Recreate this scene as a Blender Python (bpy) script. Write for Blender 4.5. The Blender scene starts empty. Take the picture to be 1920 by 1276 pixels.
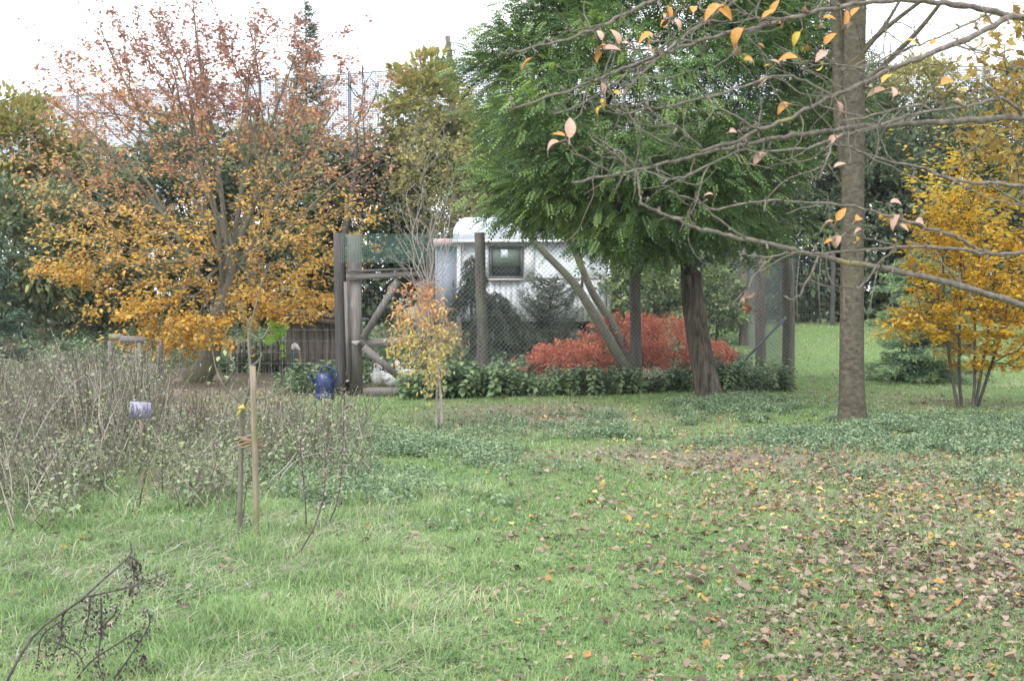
import bpy, math, random
import numpy as np

# ------------------------------------------------------------------ camera, sky, sun, exposure
sc = bpy.context.scene
COL = sc.collection
CAM_H, FPX, PITCH = 1.6, 2400.0, math.atan(98 / 2400)
cam_d = bpy.data.cameras.new('camera')
cam_d.sensor_width = 36; cam_d.lens = 45; cam_d.clip_start = 0.05; cam_d.clip_end = 500
cam_d.dof.use_dof = True; cam_d.dof.focus_distance = 9.0; cam_d.dof.aperture_fstop = 7.0
cam = bpy.data.objects.new('camera', cam_d); COL.objects.link(cam)
cam.location = (0, 0, CAM_H); cam.rotation_euler = (math.pi / 2 - PITCH, 0, 0)
sc.camera = cam

SUN_EL, SUN_AZ = math.radians(52), math.radians(215)   # azimuth clockwise from +Y
w = bpy.data.worlds.new('World'); sc.world = w; w.use_nodes = True
nt = w.node_tree; nt.nodes.clear()
out = nt.nodes.new('ShaderNodeOutputWorld'); bg = nt.nodes.new('ShaderNodeBackground')
sky = nt.nodes.new('ShaderNodeTexSky'); sky.sky_type = 'NISHITA'; sky.sun_disc = False
sky.sun_elevation = SUN_EL; sky.sun_rotation = SUN_AZ; sky.dust_density = 3.0
tc = nt.nodes.new('ShaderNodeTexCoord'); nz = nt.nodes.new('ShaderNodeTexNoise')
nz.inputs['Scale'].default_value = 1.7; nz.inputs['Detail'].default_value = 5
cr = nt.nodes.new('ShaderNodeValToRGB')
cr.color_ramp.elements[0].position = 0.3; cr.color_ramp.elements[0].color = (0.83, 0.88, 0.97, 1)
cr.color_ramp.elements[1].position = 0.7; cr.color_ramp.elements[1].color = (0.97, 0.99, 1.0, 1)
scl = nt.nodes.new('ShaderNodeVectorMath'); scl.operation = 'SCALE'; scl.inputs['Scale'].default_value = 9.5
mx = nt.nodes.new('ShaderNodeMix'); mx.data_type = 'RGBA'; mx.inputs['Factor'].default_value = 0.93
nt.links.new(tc.outputs['Generated'], nz.inputs['Vector']); nt.links.new(nz.outputs['Fac'], cr.inputs['Fac'])
nt.links.new(cr.outputs['Color'], scl.inputs[0])
nt.links.new(sky.outputs['Color'], mx.inputs['A']); nt.links.new(scl.outputs['Vector'], mx.inputs['B'])
nt.links.new(mx.outputs['Result'], bg.inputs['Color']); bg.inputs['Strength'].default_value = 0.12
nt.links.new(bg.outputs['Background'], out.inputs['Surface'])

sun_d = bpy.data.lights.new('sun', 'SUN'); sun_d.energy = 1.3; sun_d.angle = math.radians(30); sun_d.color = (1, 0.975, 0.94)
sun = bpy.data.objects.new('sun', sun_d); COL.objects.link(sun)
sun.rotation_euler = (math.pi / 2 - SUN_EL, 0, math.pi - SUN_AZ)
sc.view_settings.view_transform = 'Standard'; sc.view_settings.look = 'None'
sc.view_settings.gamma = 1; sc.view_settings.exposure = 1.27
sc.render.engine = 'CYCLES'
sc.cycles.use_denoising = True
sc.cycles.max_bounces = 6; sc.cycles.diffuse_bounces = 4; sc.cycles.transmission_bounces = 4

HAZE = 0.0004
sc.cycles.volume_bounces = 0

# ------------------------------------------------------------------ helpers
R = np.random.default_rng(7)
random.seed(7)
A = np.array

def P(px, py, Y):
    """a point at depth Y (metres ahead of the camera) seen at that place of the photograph"""
    cx, cy = (px - 960) / FPX, (638 - py) / FPX
    y = math.cos(PITCH) + cy * math.sin(PITCH); z = -math.sin(PITCH) + cy * math.cos(PITCH)
    return A([cx * Y / y, Y, CAM_H + z * Y / y])

def sstep(a, b, v):
    t = np.clip((v - a) / (b - a), 0, 1); return t * t * (3 - 2 * t)

def ground_z(x, y):
    x = np.asarray(x, float); y = np.asarray(y, float)
    z = 0.75 * sstep(23, 34, y)
    z = z + 0.012 * np.sin(x * 1.7 + y * .6) * np.cos(y * 1.1 - x * .4) + 0.010 * np.sin(x * .7 - y * .9) - .02
    z = z + 0.06 * np.exp(-((x - 2.9) ** 2 + (y - 18.6) ** 2) / 1.2)      # mound at the round-crowned tree
    return z

def vnoise(x, y, scale, seed, octv=3):
    """smooth random patches 0..1 over the plan"""
    x = np.asarray(x, float); y = np.asarray(y, float); tot = 0; amp = 1; out_ = 0
    for o_ in range(octv):
        g = np.random.default_rng(seed + o_).random((256, 256)); u = x / scale * 2 ** o_ + 97.3; v = y / scale * 2 ** o_ + 31.7
        i = np.floor(u).astype(int); j = np.floor(v).astype(int); fu = u - i; fv = v - j; fu = fu * fu * (3 - 2 * fu); fv = fv * fv * (3 - 2 * fv)
        q = lambda a, b: g[a % 256, b % 256]
        out_ = out_ + amp * ((q(i, j) * (1 - fu) + q(i + 1, j) * fu) * (1 - fv) + (q(i, j + 1) * (1 - fu) + q(i + 1, j + 1) * fu) * fv); tot += amp; amp *= .5
    return np.clip((out_ / tot - .5) * 1.7 + .5, 0, 1)

def G(x, y, dz=0.0): return A([x, y, float(ground_z(x, y)) + dz])

def norm(v):
    v = np.asarray(v, float); return v / (np.linalg.norm(v, axis=-1, keepdims=True) + 1e-9)

def frames(d, up):
    x = norm(d); y = norm(np.cross(up, x)); z = np.cross(x, y)
    return np.stack([x, y, z], axis=-1)

def link(o, parent=None):
    COL.objects.link(o)
    if parent is not None: o.parent = parent
    return o

def tag(o, label=None, cat=None, group=None, kind=None):
    if label: o['label'] = label
    if cat: o['category'] = cat
    if group: o['group'] = group
    if kind: o['kind'] = kind
    return o

def empty(name, loc, label=None, cat=None, group=None):
    o = bpy.data.objects.new(name, None); o.empty_display_size = .1
    COL.objects.link(o); o.location = tuple(float(v) for v in loc)
    return tag(o, label, cat, group)

def mesh_data(name, V, Fs, mat, attr=None, smooth=False):
    V = np.ascontiguousarray(V, np.float32)
    if not isinstance(Fs, (list, tuple)): Fs = [Fs]
    Fs = [np.asarray(f, np.int32) for f in Fs if len(f)]
    me = bpy.data.meshes.new(name)
    me.vertices.add(len(V)); me.vertices.foreach_set('co', V.ravel())
    li = np.concatenate([f.ravel() for f in Fs])
    tot = np.concatenate([np.full(len(f), f.shape[1], np.int32) for f in Fs])
    st = np.concatenate([[0], np.cumsum(tot)[:-1]]).astype(np.int32)
    me.loops.add(len(li)); me.loops.foreach_set('vertex_index', li)
    me.polygons.add(len(tot)); me.polygons.foreach_set('loop_start', st)
    try: me.polygons.foreach_set('loop_total', tot)
    except Exception: pass
    if smooth: me.polygons.foreach_set('use_smooth', np.ones(len(tot), bool))
    if attr is not None:
        at = me.attributes.new('rnd', 'FLOAT', 'POINT'); at.data.foreach_set('value', np.ascontiguousarray(attr, np.float32))
    me.update(calc_edges=True)
    if mat: me.materials.append(mat)
    return me

def mk(name, V, Fs, mat, parent=None, attr=None, smooth=False, world=True):
    """one mesh object; V in world coordinates unless world=False"""
    V = np.asarray(V, float)
    if parent is not None and world:
        p = parent; off = np.zeros(3)
        while p is not None: off += A(p.location); p = p.parent
        V = V - off
    return link(bpy.data.objects.new(name, mesh_data(name, V, Fs, mat, attr, smooth)), parent)

def instance(T, F, Rm, pos, scale):
    n, k = len(pos), len(T)
    scale = np.asarray(scale, float)
    S = scale[:, None, None] if scale.ndim == 1 else scale[:, None, :]
    V = np.einsum('nij,nkj->nki', Rm, T[None] * S) + pos[:, None]
    FF = (F[None] + (np.arange(n) * k)[:, None, None]).reshape(-1, F.shape[1])
    return V.reshape(-1, 3), FF

LEAF_T = A([(0, 0, 0), (.45, .3, .07), (1, 0, -.06), (.45, -.3, .07)])
LEAF_F = A([(0, 2, 1), (0, 3, 2)])
NEEDLE_T = A([(0, -.03, 0), (1, 0, -.03), (0, .03, 0)]); NEEDLE_F = A([(0, 1, 2)])

class MB:
    def __init__(s): s.V = []; s.F3 = []; s.F4 = []; s.n = 0; s.at = []
    def add(s, V, F, a=0.5):
        V = np.asarray(V, float); F = np.asarray(F)
        (s.F4 if F.shape[1] == 4 else s.F3).append(F + s.n)
        s.V.append(V); s.n += len(V); s.at.append(np.full(len(V), a) if np.isscalar(a) else a)
    def box(s, c, size, rz=0, tilt=None, a=0.5):
        h = A(size) / 2
        v = A([(x, y, z) for x in (-1, 1) for y in (-1, 1) for z in (-1, 1)]) * h
        if tilt is not None:
            ax, an = tilt; c1, s1 = math.cos(an), math.sin(an)
            if ax == 'y': v = np.stack([v[:, 0] * c1 + v[:, 2] * s1, v[:, 1], -v[:, 0] * s1 + v[:, 2] * c1], 1)
            else: v = np.stack([v[:, 0], v[:, 1] * c1 - v[:, 2] * s1, v[:, 1] * s1 + v[:, 2] * c1], 1)
        cz, sz = math.cos(rz), math.sin(rz)
        v = np.stack([v[:, 0] * cz - v[:, 1] * sz, v[:, 0] * sz + v[:, 1] * cz, v[:, 2]], 1) + A(c)
        s.add(v, A([(0, 1, 3, 2), (4, 6, 7, 5), (0, 4, 5, 1), (2, 3, 7, 6), (0, 2, 6, 4), (1, 5, 7, 3)]), a)
    def bar(s, p, q, wd, th, a=0.5):
        """a rectangular bar from p to q; wd across in the x-z plane, th along y"""
        p, q = A(p, float), A(q, float); d = norm(q - p)
        yv = A([0, 1.0, 0]); u = norm(np.cross(yv, d)); v2 = np.cross(d, u)
        V = [e + u * i * wd / 2 + v2 * j * th / 2 for e in (p, q) for i, j in ((-1, -1), (1, -1), (1, 1), (-1, 1))]
        s.add(A(V), A([(0, 1, 2, 3), (7, 6, 5, 4), (0, 4, 5, 1), (1, 5, 6, 2), (2, 6, 7, 3), (3, 7, 4, 0)]), a)
    def tube(s, pts, rad, n=6, a=0.5, cap=True):
        pts = A(pts, float); m = len(pts)
        rad = np.full(m, rad, float) if np.isscalar(rad) else A(rad, float)
        t = np.gradient(pts, axis=0) if m > 1 else None; t = norm(t)
        u = np.cross(t[0], [0.13, .3, .95]);
        if np.linalg.norm(u) < .2: u = np.cross(t[0], [1, 0, 0])
        u = norm(u); V = []; an = np.arange(n) * 2 * math.pi / n
        for i in range(m):
            u = norm(u - t[i] * np.dot(u, t[i])); v = np.cross(t[i], u)
            V.append(pts[i] + rad[i] * (np.cos(an)[:, None] * u + np.sin(an)[:, None] * v))
        V = np.concatenate(V); i = np.arange(m - 1)[:, None] * n; k = np.arange(n)[None]; k2 = (k + 1) % n
        F = np.stack([i + k, i + k2, i + n + k2, i + n + k], -1).reshape(-1, 4)
        base = s.n; s.add(V, F, a)
        if cap:
            for off, c in ((0, pts[0]), ((m - 1) * n, pts[-1])):
                b2 = s.n; s.V.append(A([c])); s.n += 1; s.at.append(A([.5 if not np.isscalar(a) else a]))
                tri = [(base + off + j, base + off + (j + 1) % n, b2) for j in range(n)]
                if off == 0: tri = [(q, p_, r) for p_, q, r in tri]
                s.F3.append(A(tri))
    def build(s, name, mat, parent=None, smooth=False, attr=False):
        F = []
        if s.F3: F.append(np.concatenate(s.F3))
        if s.F4: F.append(np.concatenate(s.F4))
        return mk(name, np.concatenate(s.V), F, mat, parent, np.concatenate(s.at) if attr else None, smooth)

def smooth_path(pts, k=4):
    """Catmull-Rom through the given points"""
    pts = A(pts, float)
    if len(pts) < 3: return np.linspace(pts[0], pts[-1], k + 1)
    Q = np.vstack([2 * pts[0] - pts[1], pts, 2 * pts[-1] - pts[-2]]); outp = []
    for i in range(1, len(Q) - 2):
        for t in np.arange(k) / k:
            a, b, c, d = Q[i - 1], Q[i], Q[i + 1], Q[i + 2]
            outp.append(.5 * (2 * b + (c - a) * t + (2 * a - 5 * b + 4 * c - d) * t * t + (3 * b - a - 3 * c + d) * t ** 3))
    outp.append(pts[-1]); return A(outp)

# ------------------------------------------------------------------ materials
def nodes(name):
    m = bpy.data.materials.new(name); m.use_nodes = True; t = m.node_tree; t.nodes.clear()
    return m, t, t.nodes.new('ShaderNodeOutputMaterial')

def ramp(t, stops):
    r = t.nodes.new('ShaderNodeValToRGB'); e = r.color_ramp.elements
    while len(e) < len(stops): e.new(.5)
    for el, (p, c) in zip(e, stops): el.position = p; el.color = (*c, 1)
    return r

def leaf_mat(name, stops, trans=.35, gloss=0.0, objrand=False):
    m, t, o = nodes(name)
    if objrand:
        src = t.nodes.new('ShaderNodeObjectInfo').outputs['Random']
    else:
        a = t.nodes.new('ShaderNodeAttribute'); a.attribute_name = 'rnd'; src = a.outputs['Fac']
    r = ramp(t, stops); t.links.new(src, r.inputs['Fac'])
    tcn = t.nodes.new('ShaderNodeTexCoord'); n = t.nodes.new('ShaderNodeTexNoise'); n.inputs['Scale'].default_value = 35
    hs = t.nodes.new('ShaderNodeHueSaturation'); mr = t.nodes.new('ShaderNodeMapRange')
    mr.inputs['To Min'].default_value = .7; mr.inputs['To Max'].default_value = 1.3
    t.links.new(tcn.outputs['Object'], n.inputs['Vector']); t.links.new(n.outputs['Fac'], mr.inputs['Value'])
    t.links.new(mr.outputs['Result'], hs.inputs['Value']); t.links.new(r.outputs['Color'], hs.inputs['Color'])
    d = t.nodes.new('ShaderNodeBsdfPrincipled'); d.inputs['Roughness'].default_value = .55
    d.inputs['Specular IOR Level'].default_value = .25 + gloss
    tr = t.nodes.new('ShaderNodeBsdfTranslucent'); ms = t.nodes.new('ShaderNodeMixShader'); ms.inputs['Fac'].default_value = trans
    t.links.new(hs.outputs['Color'], d.inputs['Base Color']); t.links.new(hs.outputs['Color'], tr.inputs['Color'])
    t.links.new(d.outputs['BSDF'], ms.inputs[1]); t.links.new(tr.outputs['BSDF'], ms.inputs[2])
    t.links.new(ms.outputs['Shader'], o.inputs['Surface'])
    return m

def rough_mat(name, stops, scale=(8, 8, 8), rough=.85, bump=.3, detail=6, wave=None, spec=.25, bdist=.02):
    """noise (or banded) colour and bump: bark, wood, stone, painted sheet"""
    m, t, o = nodes(name)
    tcn = t.nodes.new('ShaderNodeTexCoord'); mp = t.nodes.new('ShaderNodeMapping'); mp.inputs['Scale'].default_value = scale
    t.links.new(tcn.outputs['Object'], mp.inputs['Vector'])
    n = t.nodes.new('ShaderNodeTexNoise'); n.inputs['Scale'].default_value = 1; n.inputs['Detail'].default_value = detail
    n.inputs['Roughness'].default_value = .65
    t.links.new(mp.outputs['Vector'], n.inputs['Vector'])
    r = ramp(t, stops); t.links.new(n.outputs['Fac'], r.inputs['Fac'])
    b = t.nodes.new('ShaderNodeBump'); b.inputs['Strength'].default_value = bump; b.inputs['Distance'].default_value = bdist
    t.links.new(n.outputs['Fac'], b.inputs['Height'])
    p = t.nodes.new('ShaderNodeBsdfPrincipled'); p.inputs['Roughness'].default_value = rough; p.inputs['Specular IOR Level'].default_value = spec
    col = r.outputs['Color']
    if wave:          # a second, coarse patchiness: moss, lichen, stains
        n2 = t.nodes.new('ShaderNodeTexNoise'); n2.inputs['Scale'].default_value = wave[0]; n2.inputs['Detail'].default_value = 4
        t.links.new(tcn.outputs['Object'], n2.inputs['Vector'])
        mr = t.nodes.new('ShaderNodeMapRange'); mr.inputs['From Min'].default_value = wave[2]; mr.inputs['From Max'].default_value = wave[2] + .15
        t.links.new(n2.outputs['Fac'], mr.inputs['Value'])
        x = t.nodes.new('ShaderNodeMix'); x.data_type = 'RGBA'; x.inputs['B'].default_value = (*wave[1], 1)
        t.links.new(mr.outputs['Result'], x.inputs['Factor']); t.links.new(col, x.inputs['A']); col = x.outputs['Result']
    t.links.new(col, p.inputs['Base Color']); t.links.new(b.outputs['Normal'], p.inputs['Normal'])
    t.links.new(p.outputs['BSDF'], o.inputs['Surface'])
    return m

def plain(name, c, rough=.6, spec=.4, metal=0.0):
    m = rough_mat(name, [(.3, tuple(v * .85 for v in c)), (.7, tuple(min(1, v * 1.12) for v in c))], (12, 12, 12), rough, .08, 3, None, spec)
    return m

M = {}
M['bark_grey'] = rough_mat('bark_grey', [(.3, (.10, .09, .075)), (.7, (.24, .22, .19))], (30, 30, 12), wave=(3, (.16, .19, .10), .55))
M['bark_green'] = rough_mat('bark_green', [(.3, (.09, .085, .065)), (.7, (.2, .19, .15))], (24, 24, 10), wave=(2.5, (.15, .165, .095), .5))
M['bark_locust'] = rough_mat('bark_locust', [(.35, (.025, .021, .017)), (.5, (.095, .08, .062)), (.72, (.2, .17, .135))], (17, 17, 1.7), bump=1.0, bdist=.09, wave=(2, (.19, .19, .13), .62))
M['bark_cherry'] = rough_mat('bark_cherry', [(.3, (0.0383, 0.0326, 0.0239)), (.5, (0.0809, 0.0705, 0.0503)), (.64, (0.115, 0.102, 0.0758)), (.8, (0.213, 0.198, 0.16))], (13, 13, 19), bump=.9, bdist=.03, detail=12, wave=(2.0, (.105, .092, .045), .56))
M['bark_twig'] = rough_mat('bark_twig', [(.3, (.075, .063, .053)), (.55, (.16, .137, .117)), (.8, (.29, .255, .22))], (55, 55, 55), bump=.6, bdist=.006, wave=(7, (.24, .215, .08), .62))
M['bark_pale'] = rough_mat('bark_pale', [(.3, (.2, .178, .162)), (.7, (.36, .327, .3))], (40, 40, 40))
M['bark_dark'] = rough_mat('bark_dark', [(.3, (.05, .045, .04)), (.7, (.13, .115, .1))], (30, 30, 12))
M['wood_grey'] = rough_mat('wood_grey', [(.3, (.085, .077, .07)), (.5, (.15, .136, .126)), (.72, (.235, .217, .2))], (40, 40, 3), wave=(3, (.22, .23, .17), .62))
M['wood_grey_h'] = rough_mat('wood_grey_h', [(.3, (.095, .086, .08)), (.5, (.165, .15, .14)), (.72, (.25, .23, .213))], (3, 40, 40), wave=(3, (.2, .22, .14), .62))
M['wood_post'] = rough_mat('wood_post', [(.3, (.07, .062, .056)), (.5, (.125, .111, .1)), (.72, (.2, .18, .163))], (45, 45, 3.5), bump=.6, wave=(2, (.17, .18, .12), .6))
M['wood_dark'] = rough_mat('wood_dark', [(.3, (.045, .043, .043)), (.7, (.10, .095, .092))], (40, 40, 3))
M['wood_shed'] = rough_mat('wood_shed', [(.3, (0.138, 0.119, 0.107)), (.7, (0.276, 0.244, 0.224))], (40, 40, 3), wave=(2, (.3, .27, .24), .6))
M['wood_stake'] = rough_mat('wood_stake', [(.3, (.16, .13, .095)), (.7, (.31, .26, .19))], (60, 60, 5), wave=(4, (.16, .17, .08), .5))
M['felt'] = rough_mat('felt', [(.3, (.05, .05, .05)), (.7, (.12, .12, .115))], (14, 14, 14), wave=(4, (.2, .13, .05), .63))
M['wire'] = plain('wire', (.2, .22, .21), .5, .4)
M['wire_green'] = plain('wire_green', (.19, .22, .21), .6)
M['wire_pale'] = plain('wire_pale', (.26, .27, .26), .5)
M['net_thread'] = plain('net_thread', (.30, .33, .38), .7)
M['net_green'] = plain('net_green', (.17, .30, .26), .8)
M['metal_blue'] = rough_mat('metal_blue', [(.3, (.12, .14, .17)), (.7, (.2, .225, .26))], (9, 9, 3), .55, .15)
M['steel_strut'] = rough_mat('steel_strut', [(.3, (.11, .13, .14)), (.7, (.2, .225, .24))], (20, 20, 20), .5, .15)
M['sheet_white'] = rough_mat('sheet_white', [(.25, (0.538, 0.572, 0.605)), (.6, (0.694, 0.726, 0.767)), (.85, (0.784, 0.803, 0.832))], (5, 5, .8), .5, .1, wave=(1.7, (.40, .42, .38), .55))
M['roof_white'] = rough_mat('roof_white', [(.3, (.58, .64, .72)), (.7, (.78, .82, .88))], (3, 3, 3), .4, .05)
M['trim_white'] = rough_mat('trim_white', [(.3, (.55, .57, .58)), (.7, (.76, .77, .77))], (20, 20, 6), .5, .1, wave=(5, (.38, .36, .32), .65))
M['trim_rose'] = rough_mat('trim_rose', [(.4, (.55, .52, .53)), (.6, (.55, .30, .27))], (5, 5, 30), .6, .1)
M['door_blue'] = rough_mat('door_blue', [(.3, (.20, .245, .31)), (.7, (.34, .39, .46))], (4, 4, 1.5), .5, .1, wave=(2.5, (.2, .22, .25), .6))
M['frame_dark'] = plain('frame_dark', (.10, .11, .11), .5)
M['blind'] = rough_mat('blind', [(.3, (.15, .19, .16)), (.7, (.22, .265, .225))], (2, 2, 26), .8, .05)
M['paper'] = rough_mat('paper', [(.4, (.50, .74, .76)), (.6, (.85, .88, .88))], (14, 14, 14), .8, .02)
M['sill'] = plain('sill', (.60, .54, .52), .6)
M['rubber'] = plain('rubber', (.03, .03, .03), .8, .2)
M['can_blue'] = plain('can_blue', (.014, .032, .11), .35, .5)
M['feather_white'] = plain('feather_white', (.78, .77, .75), .8, .2)
M['feather_brown'] = plain('feather_brown', (.22, .10, .05), .8, .2)
M['feather_black'] = plain('feather_black', (.03, .03, .035), .7, .2)
M['comb_red'] = plain('comb_red', (.5, .04, .05), .6)
M['beak'] = plain('beak', (.55, .38, .14), .5)
M['sign_lilac'] = rough_mat('sign_lilac', [(.3, (.2, .197, .26)), (.7, (.34, .33, .41))], (9, 9, 9), .6, .05)
M['sign_ink'] = plain('sign_ink', (.09, .085, .12), .7)
M['ribbon'] = plain('ribbon', (.55, .40, .08), .6)
M['rope'] = plain('rope', (.22, .16, .11), .9)
M['white_plastic'] = plain('white_plastic', (.72, .70, .76), .4)
M['green_pipe'] = plain('green_pipe', (.03, .07, .06), .5)

# glass pane of the trailer
gm, t, o = nodes('glass'); p = t.nodes.new('ShaderNodeBsdfPrincipled'); p.inputs['Base Color'].default_value = (.05, .06, .07, 1)
p.inputs['Roughness'].default_value = .08; p.inputs['Specular IOR Level'].default_value = .6; t.links.new(p.outputs['BSDF'], o.inputs['Surface']); M['glass'] = gm

# leaves
M['lf_locust'] = leaf_mat('lf_locust', [(0, (0.0512, 0.0905, 0.04)), (.4, (0.0976, 0.168, 0.062)), (.75, (0.165, 0.261, 0.078)), (1, (0.329, 0.441, 0.1))], .3, .12)
M['lf_beech'] = leaf_mat('lf_beech', [(0, (.64, .40, .085)), (.22, (.70, .46, .11)), (.42, (.62, .37, .16)), (.65, (.50, .26, .165)), (1, (.33, .175, .14))], .4)
M['lf_yellow'] = leaf_mat('lf_yellow', [(0, (.46, .27, .04)), (.4, (.70, .46, .055)), (.8, (.80, .60, .10)), (1, (.76, .66, .2))], .45)
M['lf_oak'] = leaf_mat('lf_oak', [(0, (.27, .17, .06)), (.5, (.46, .32, .09)), (1, (.50, .44, .14))], .45)
M['lf_coral'] = leaf_mat('lf_coral', [(0, (.52, .48, .16)), (.35, (.60, .45, .16)), (.65, (.62, .34, .17)), (1, (.56, .22, .15))], .4)
M['lf_red'] = leaf_mat('lf_red', [(0, (0.352, 0.132, 0.0935)), (.3, (0.55, 0.165, 0.11)), (.6, (0.704, 0.242, 0.154)), (.85, (0.748, 0.341, 0.198)), (1, (0.605, 0.462, 0.187))], .35)
M['lf_maple'] = leaf_mat('lf_maple', [(0, (.15, .17, .07)), (.5, (.29, .28, .10)), (1, (.46, .38, .13))], .35)
M['lf_hedge'] = leaf_mat('lf_hedge', [(0, (0.0885, 0.118, 0.0708)), (.5, (0.171, 0.212, 0.118)), (.85, (0.271, 0.307, 0.165)), (1, (0.496, 0.448, 0.189))], .3, .1)
M['lf_hedge_dark'] = leaf_mat('lf_hedge_dark', [(0, (0.0625, 0.0875, 0.0625)), (.6, (0.131, 0.175, 0.106)), (1, (0.25, 0.3, 0.163))], .25, .1)
M['lf_laurel'] = leaf_mat('lf_laurel', [(0, (.08, .12, .06)), (.5, (.19, .26, .12)), (1, (.38, .44, .2))], .3, .15)
M['lf_needle'] = leaf_mat('lf_needle', [(0, (.03, .045, .036)), (.6, (.06, .085, .062)), (1, (.11, .14, .095))], .1)
M['lf_needle_pale'] = leaf_mat('lf_needle_pale', [(0, (.08, .11, .085)), (.6, (.14, .18, .14)), (1, (.24, .28, .2))], .1)
M['lf_thuja'] = leaf_mat('lf_thuja', [(0, (.12, .21, .165)), (.5, (.25, .38, .26)), (1, (.50, .60, .24))], .3)
M['lf_pine'] = leaf_mat('lf_pine', [(0, (0.0525, 0.0975, 0.07)), (1, (0.15, 0.24, 0.168))], .1)
M['lf_nettle'] = leaf_mat('lf_nettle', [(0, (.08, .13, .075)), (.6, (.16, .24, .125)), (1, (.26, .34, .17))], .3, .1)
M['lf_cover'] = leaf_mat('lf_cover', [(0, (.10, .155, .085)), (.6, (.2, .285, .165)), (1, (.30, .375, .22))], .3, .05)
M['lf_weedgreen'] = leaf_mat('lf_weedgreen', [(0, (0.172, 0.161, 0.115)), (.4, (0.218, 0.247, 0.149)), (1, (0.31, 0.38, 0.207))], .3)
M['lf_vine'] = leaf_mat('lf_vine', [(0, (.20, .42, .04)), (1, (.32, .55, .08))], .4)
M['lf_grass'] = leaf_mat('lf_grass', [(0, (0.087, 0.151, 0.0672)), (.35, (0.174, 0.277, 0.104)), (.62, (0.275, 0.388, 0.158)), (.8, (0.387, 0.444, 0.232)), (1, (0.541, 0.504, 0.355))], .35)
M['lf_weed'] = leaf_mat('lf_weed', [(0, (0.0889, 0.078, 0.0608)), (.25, (0.188, 0.166, 0.137)), (.45, (0.296, 0.276, 0.223)), (.6, (0.237, 0.244, 0.152)), (.85, (0.188, 0.26, 0.142)), (1, (0.356, 0.374, 0.172))], .25)
M['stem_dry'] = leaf_mat('stem_dry', [(0, (0.109, 0.0913, 0.0761)), (.5, (0.257, 0.225, 0.183)), (1, (0.514, 0.466, 0.385))], .05)
M['lf_litter'] = leaf_mat('lf_litter', [(0, (.075, .05, .04)), (.2, (.16, .115, .088)), (.45, (.26, .195, .15)), (.66, (.37, .29, .225)), (.8, (.31, .16, .075)), (.92, (.48, .30, .08)), (1, (.58, .46, .17))], .2)
M['lf_fallen'] = leaf_mat('lf_fallen', [(0, (.075, .05, .04)), (.25, (.16, .115, .09)), (.5, (.25, .19, .15)), (.78, (.37, .30, .24)), (.9, (.29, .15, .075)), (.97, (.44, .28, .08)), (1, (.55, .44, .17))], .2, objrand=True)
M['lf_pink'] = rough_mat('lf_pink', [(.3, (.33, .20, .165)), (.7, (.54, .37, .31))], (40, 40, 40), .6, .1, wave=(7, (.42, .23, .08), .55))
M['lf_orange'] = rough_mat('lf_orange', [(.3, (.36, .14, .04)), (.7, (.58, .30, .06))], (9, 14, 14), .5, .2, wave=(8, (.42, .28, .18), .56))
M['lf_gold'] = rough_mat('lf_gold', [(.3, (.46, .29, .05)), (.7, (.64, .45, .08))], (9, 14, 14), .5, .2, wave=(8, (.34, .18, .06), .6))
M['lf_brown'] = rough_mat('lf_brown', [(.3, (.10, .05, .035)), (.7, (.26, .13, .085))], (40, 40, 40), .6, .1)

# ground: turf, brown litter soil, patchy
m, t, o = nodes('ground'); tcn = t.nodes.new('ShaderNodeTexCoord')
n1 = t.nodes.new('ShaderNodeTexNoise'); n1.inputs['Scale'].default_value = .9; n1.inputs['Detail'].default_value = 8
n2 = t.nodes.new('ShaderNodeTexNoise'); n2.inputs['Scale'].default_value = 28; n2.inputs['Detail'].default_value = 6
for n in (n1, n2): t.links.new(tcn.outputs['Object'], n.inputs['Vector'])
r1 = ramp(t, [(.2, (.075, .09, .045)), (.5, (.125, .19, .07)), (.8, (.18, .27, .1))]); t.links.new(n2.outputs['Fac'], r1.inputs['Fac'])
r2 = ramp(t, [(.2, (.11, .09, .068)), (.8, (.27, .225, .175))]); t.links.new(n2.outputs['Fac'], r2.inputs['Fac'])
at = t.nodes.new('ShaderNodeAttribute'); at.attribute_name = 'rnd'
ad = t.nodes.new('ShaderNodeMath'); ad.operation = 'ADD'; t.links.new(at.outputs['Fac'], ad.inputs[0])
mr = t.nodes.new('ShaderNodeMapRange'); mr.inputs['From Min'].default_value = .3; mr.inputs['From Max'].default_value = .7; mr.inputs['To Min'].default_value = -.35; mr.inputs['To Max'].default_value = .35
t.links.new(n1.outputs['Fac'], mr.inputs['Value']); t.links.new(mr.outputs['Result'], ad.inputs[1]); ad.use_clamp = True
x = t.nodes.new('ShaderNodeMix'); x.data_type = 'RGBA'; t.links.new(ad.outputs[0], x.inputs['Factor'])
t.links.new(r1.outputs['Color'], x.inputs['A']); t.links.new(r2.outputs['Color'], x.inputs['B'])
p = t.nodes.new('ShaderNodeBsdfPrincipled'); p.inputs['Roughness'].default_value = .95; p.inputs['Specular IOR Level'].default_value = .1
bm_ = t.nodes.new('ShaderNodeBump'); bm_.inputs['Strength'].default_value = .8; bm_.inputs['Distance'].default_value = .04
t.links.new(n2.outputs['Fac'], bm_.inputs['Height']); t.links.new(bm_.outputs['Normal'], p.inputs['Normal'])
t.links.new(x.outputs['Result'], p.inputs['Base Color']); t.links.new(p.outputs['BSDF'], o.inputs['Surface']); M['ground'] = m

def fence_y(x): return 19.15 + np.clip((np.asarray(x, float) + 1.9) * .262, 0, 1.65)

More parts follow.
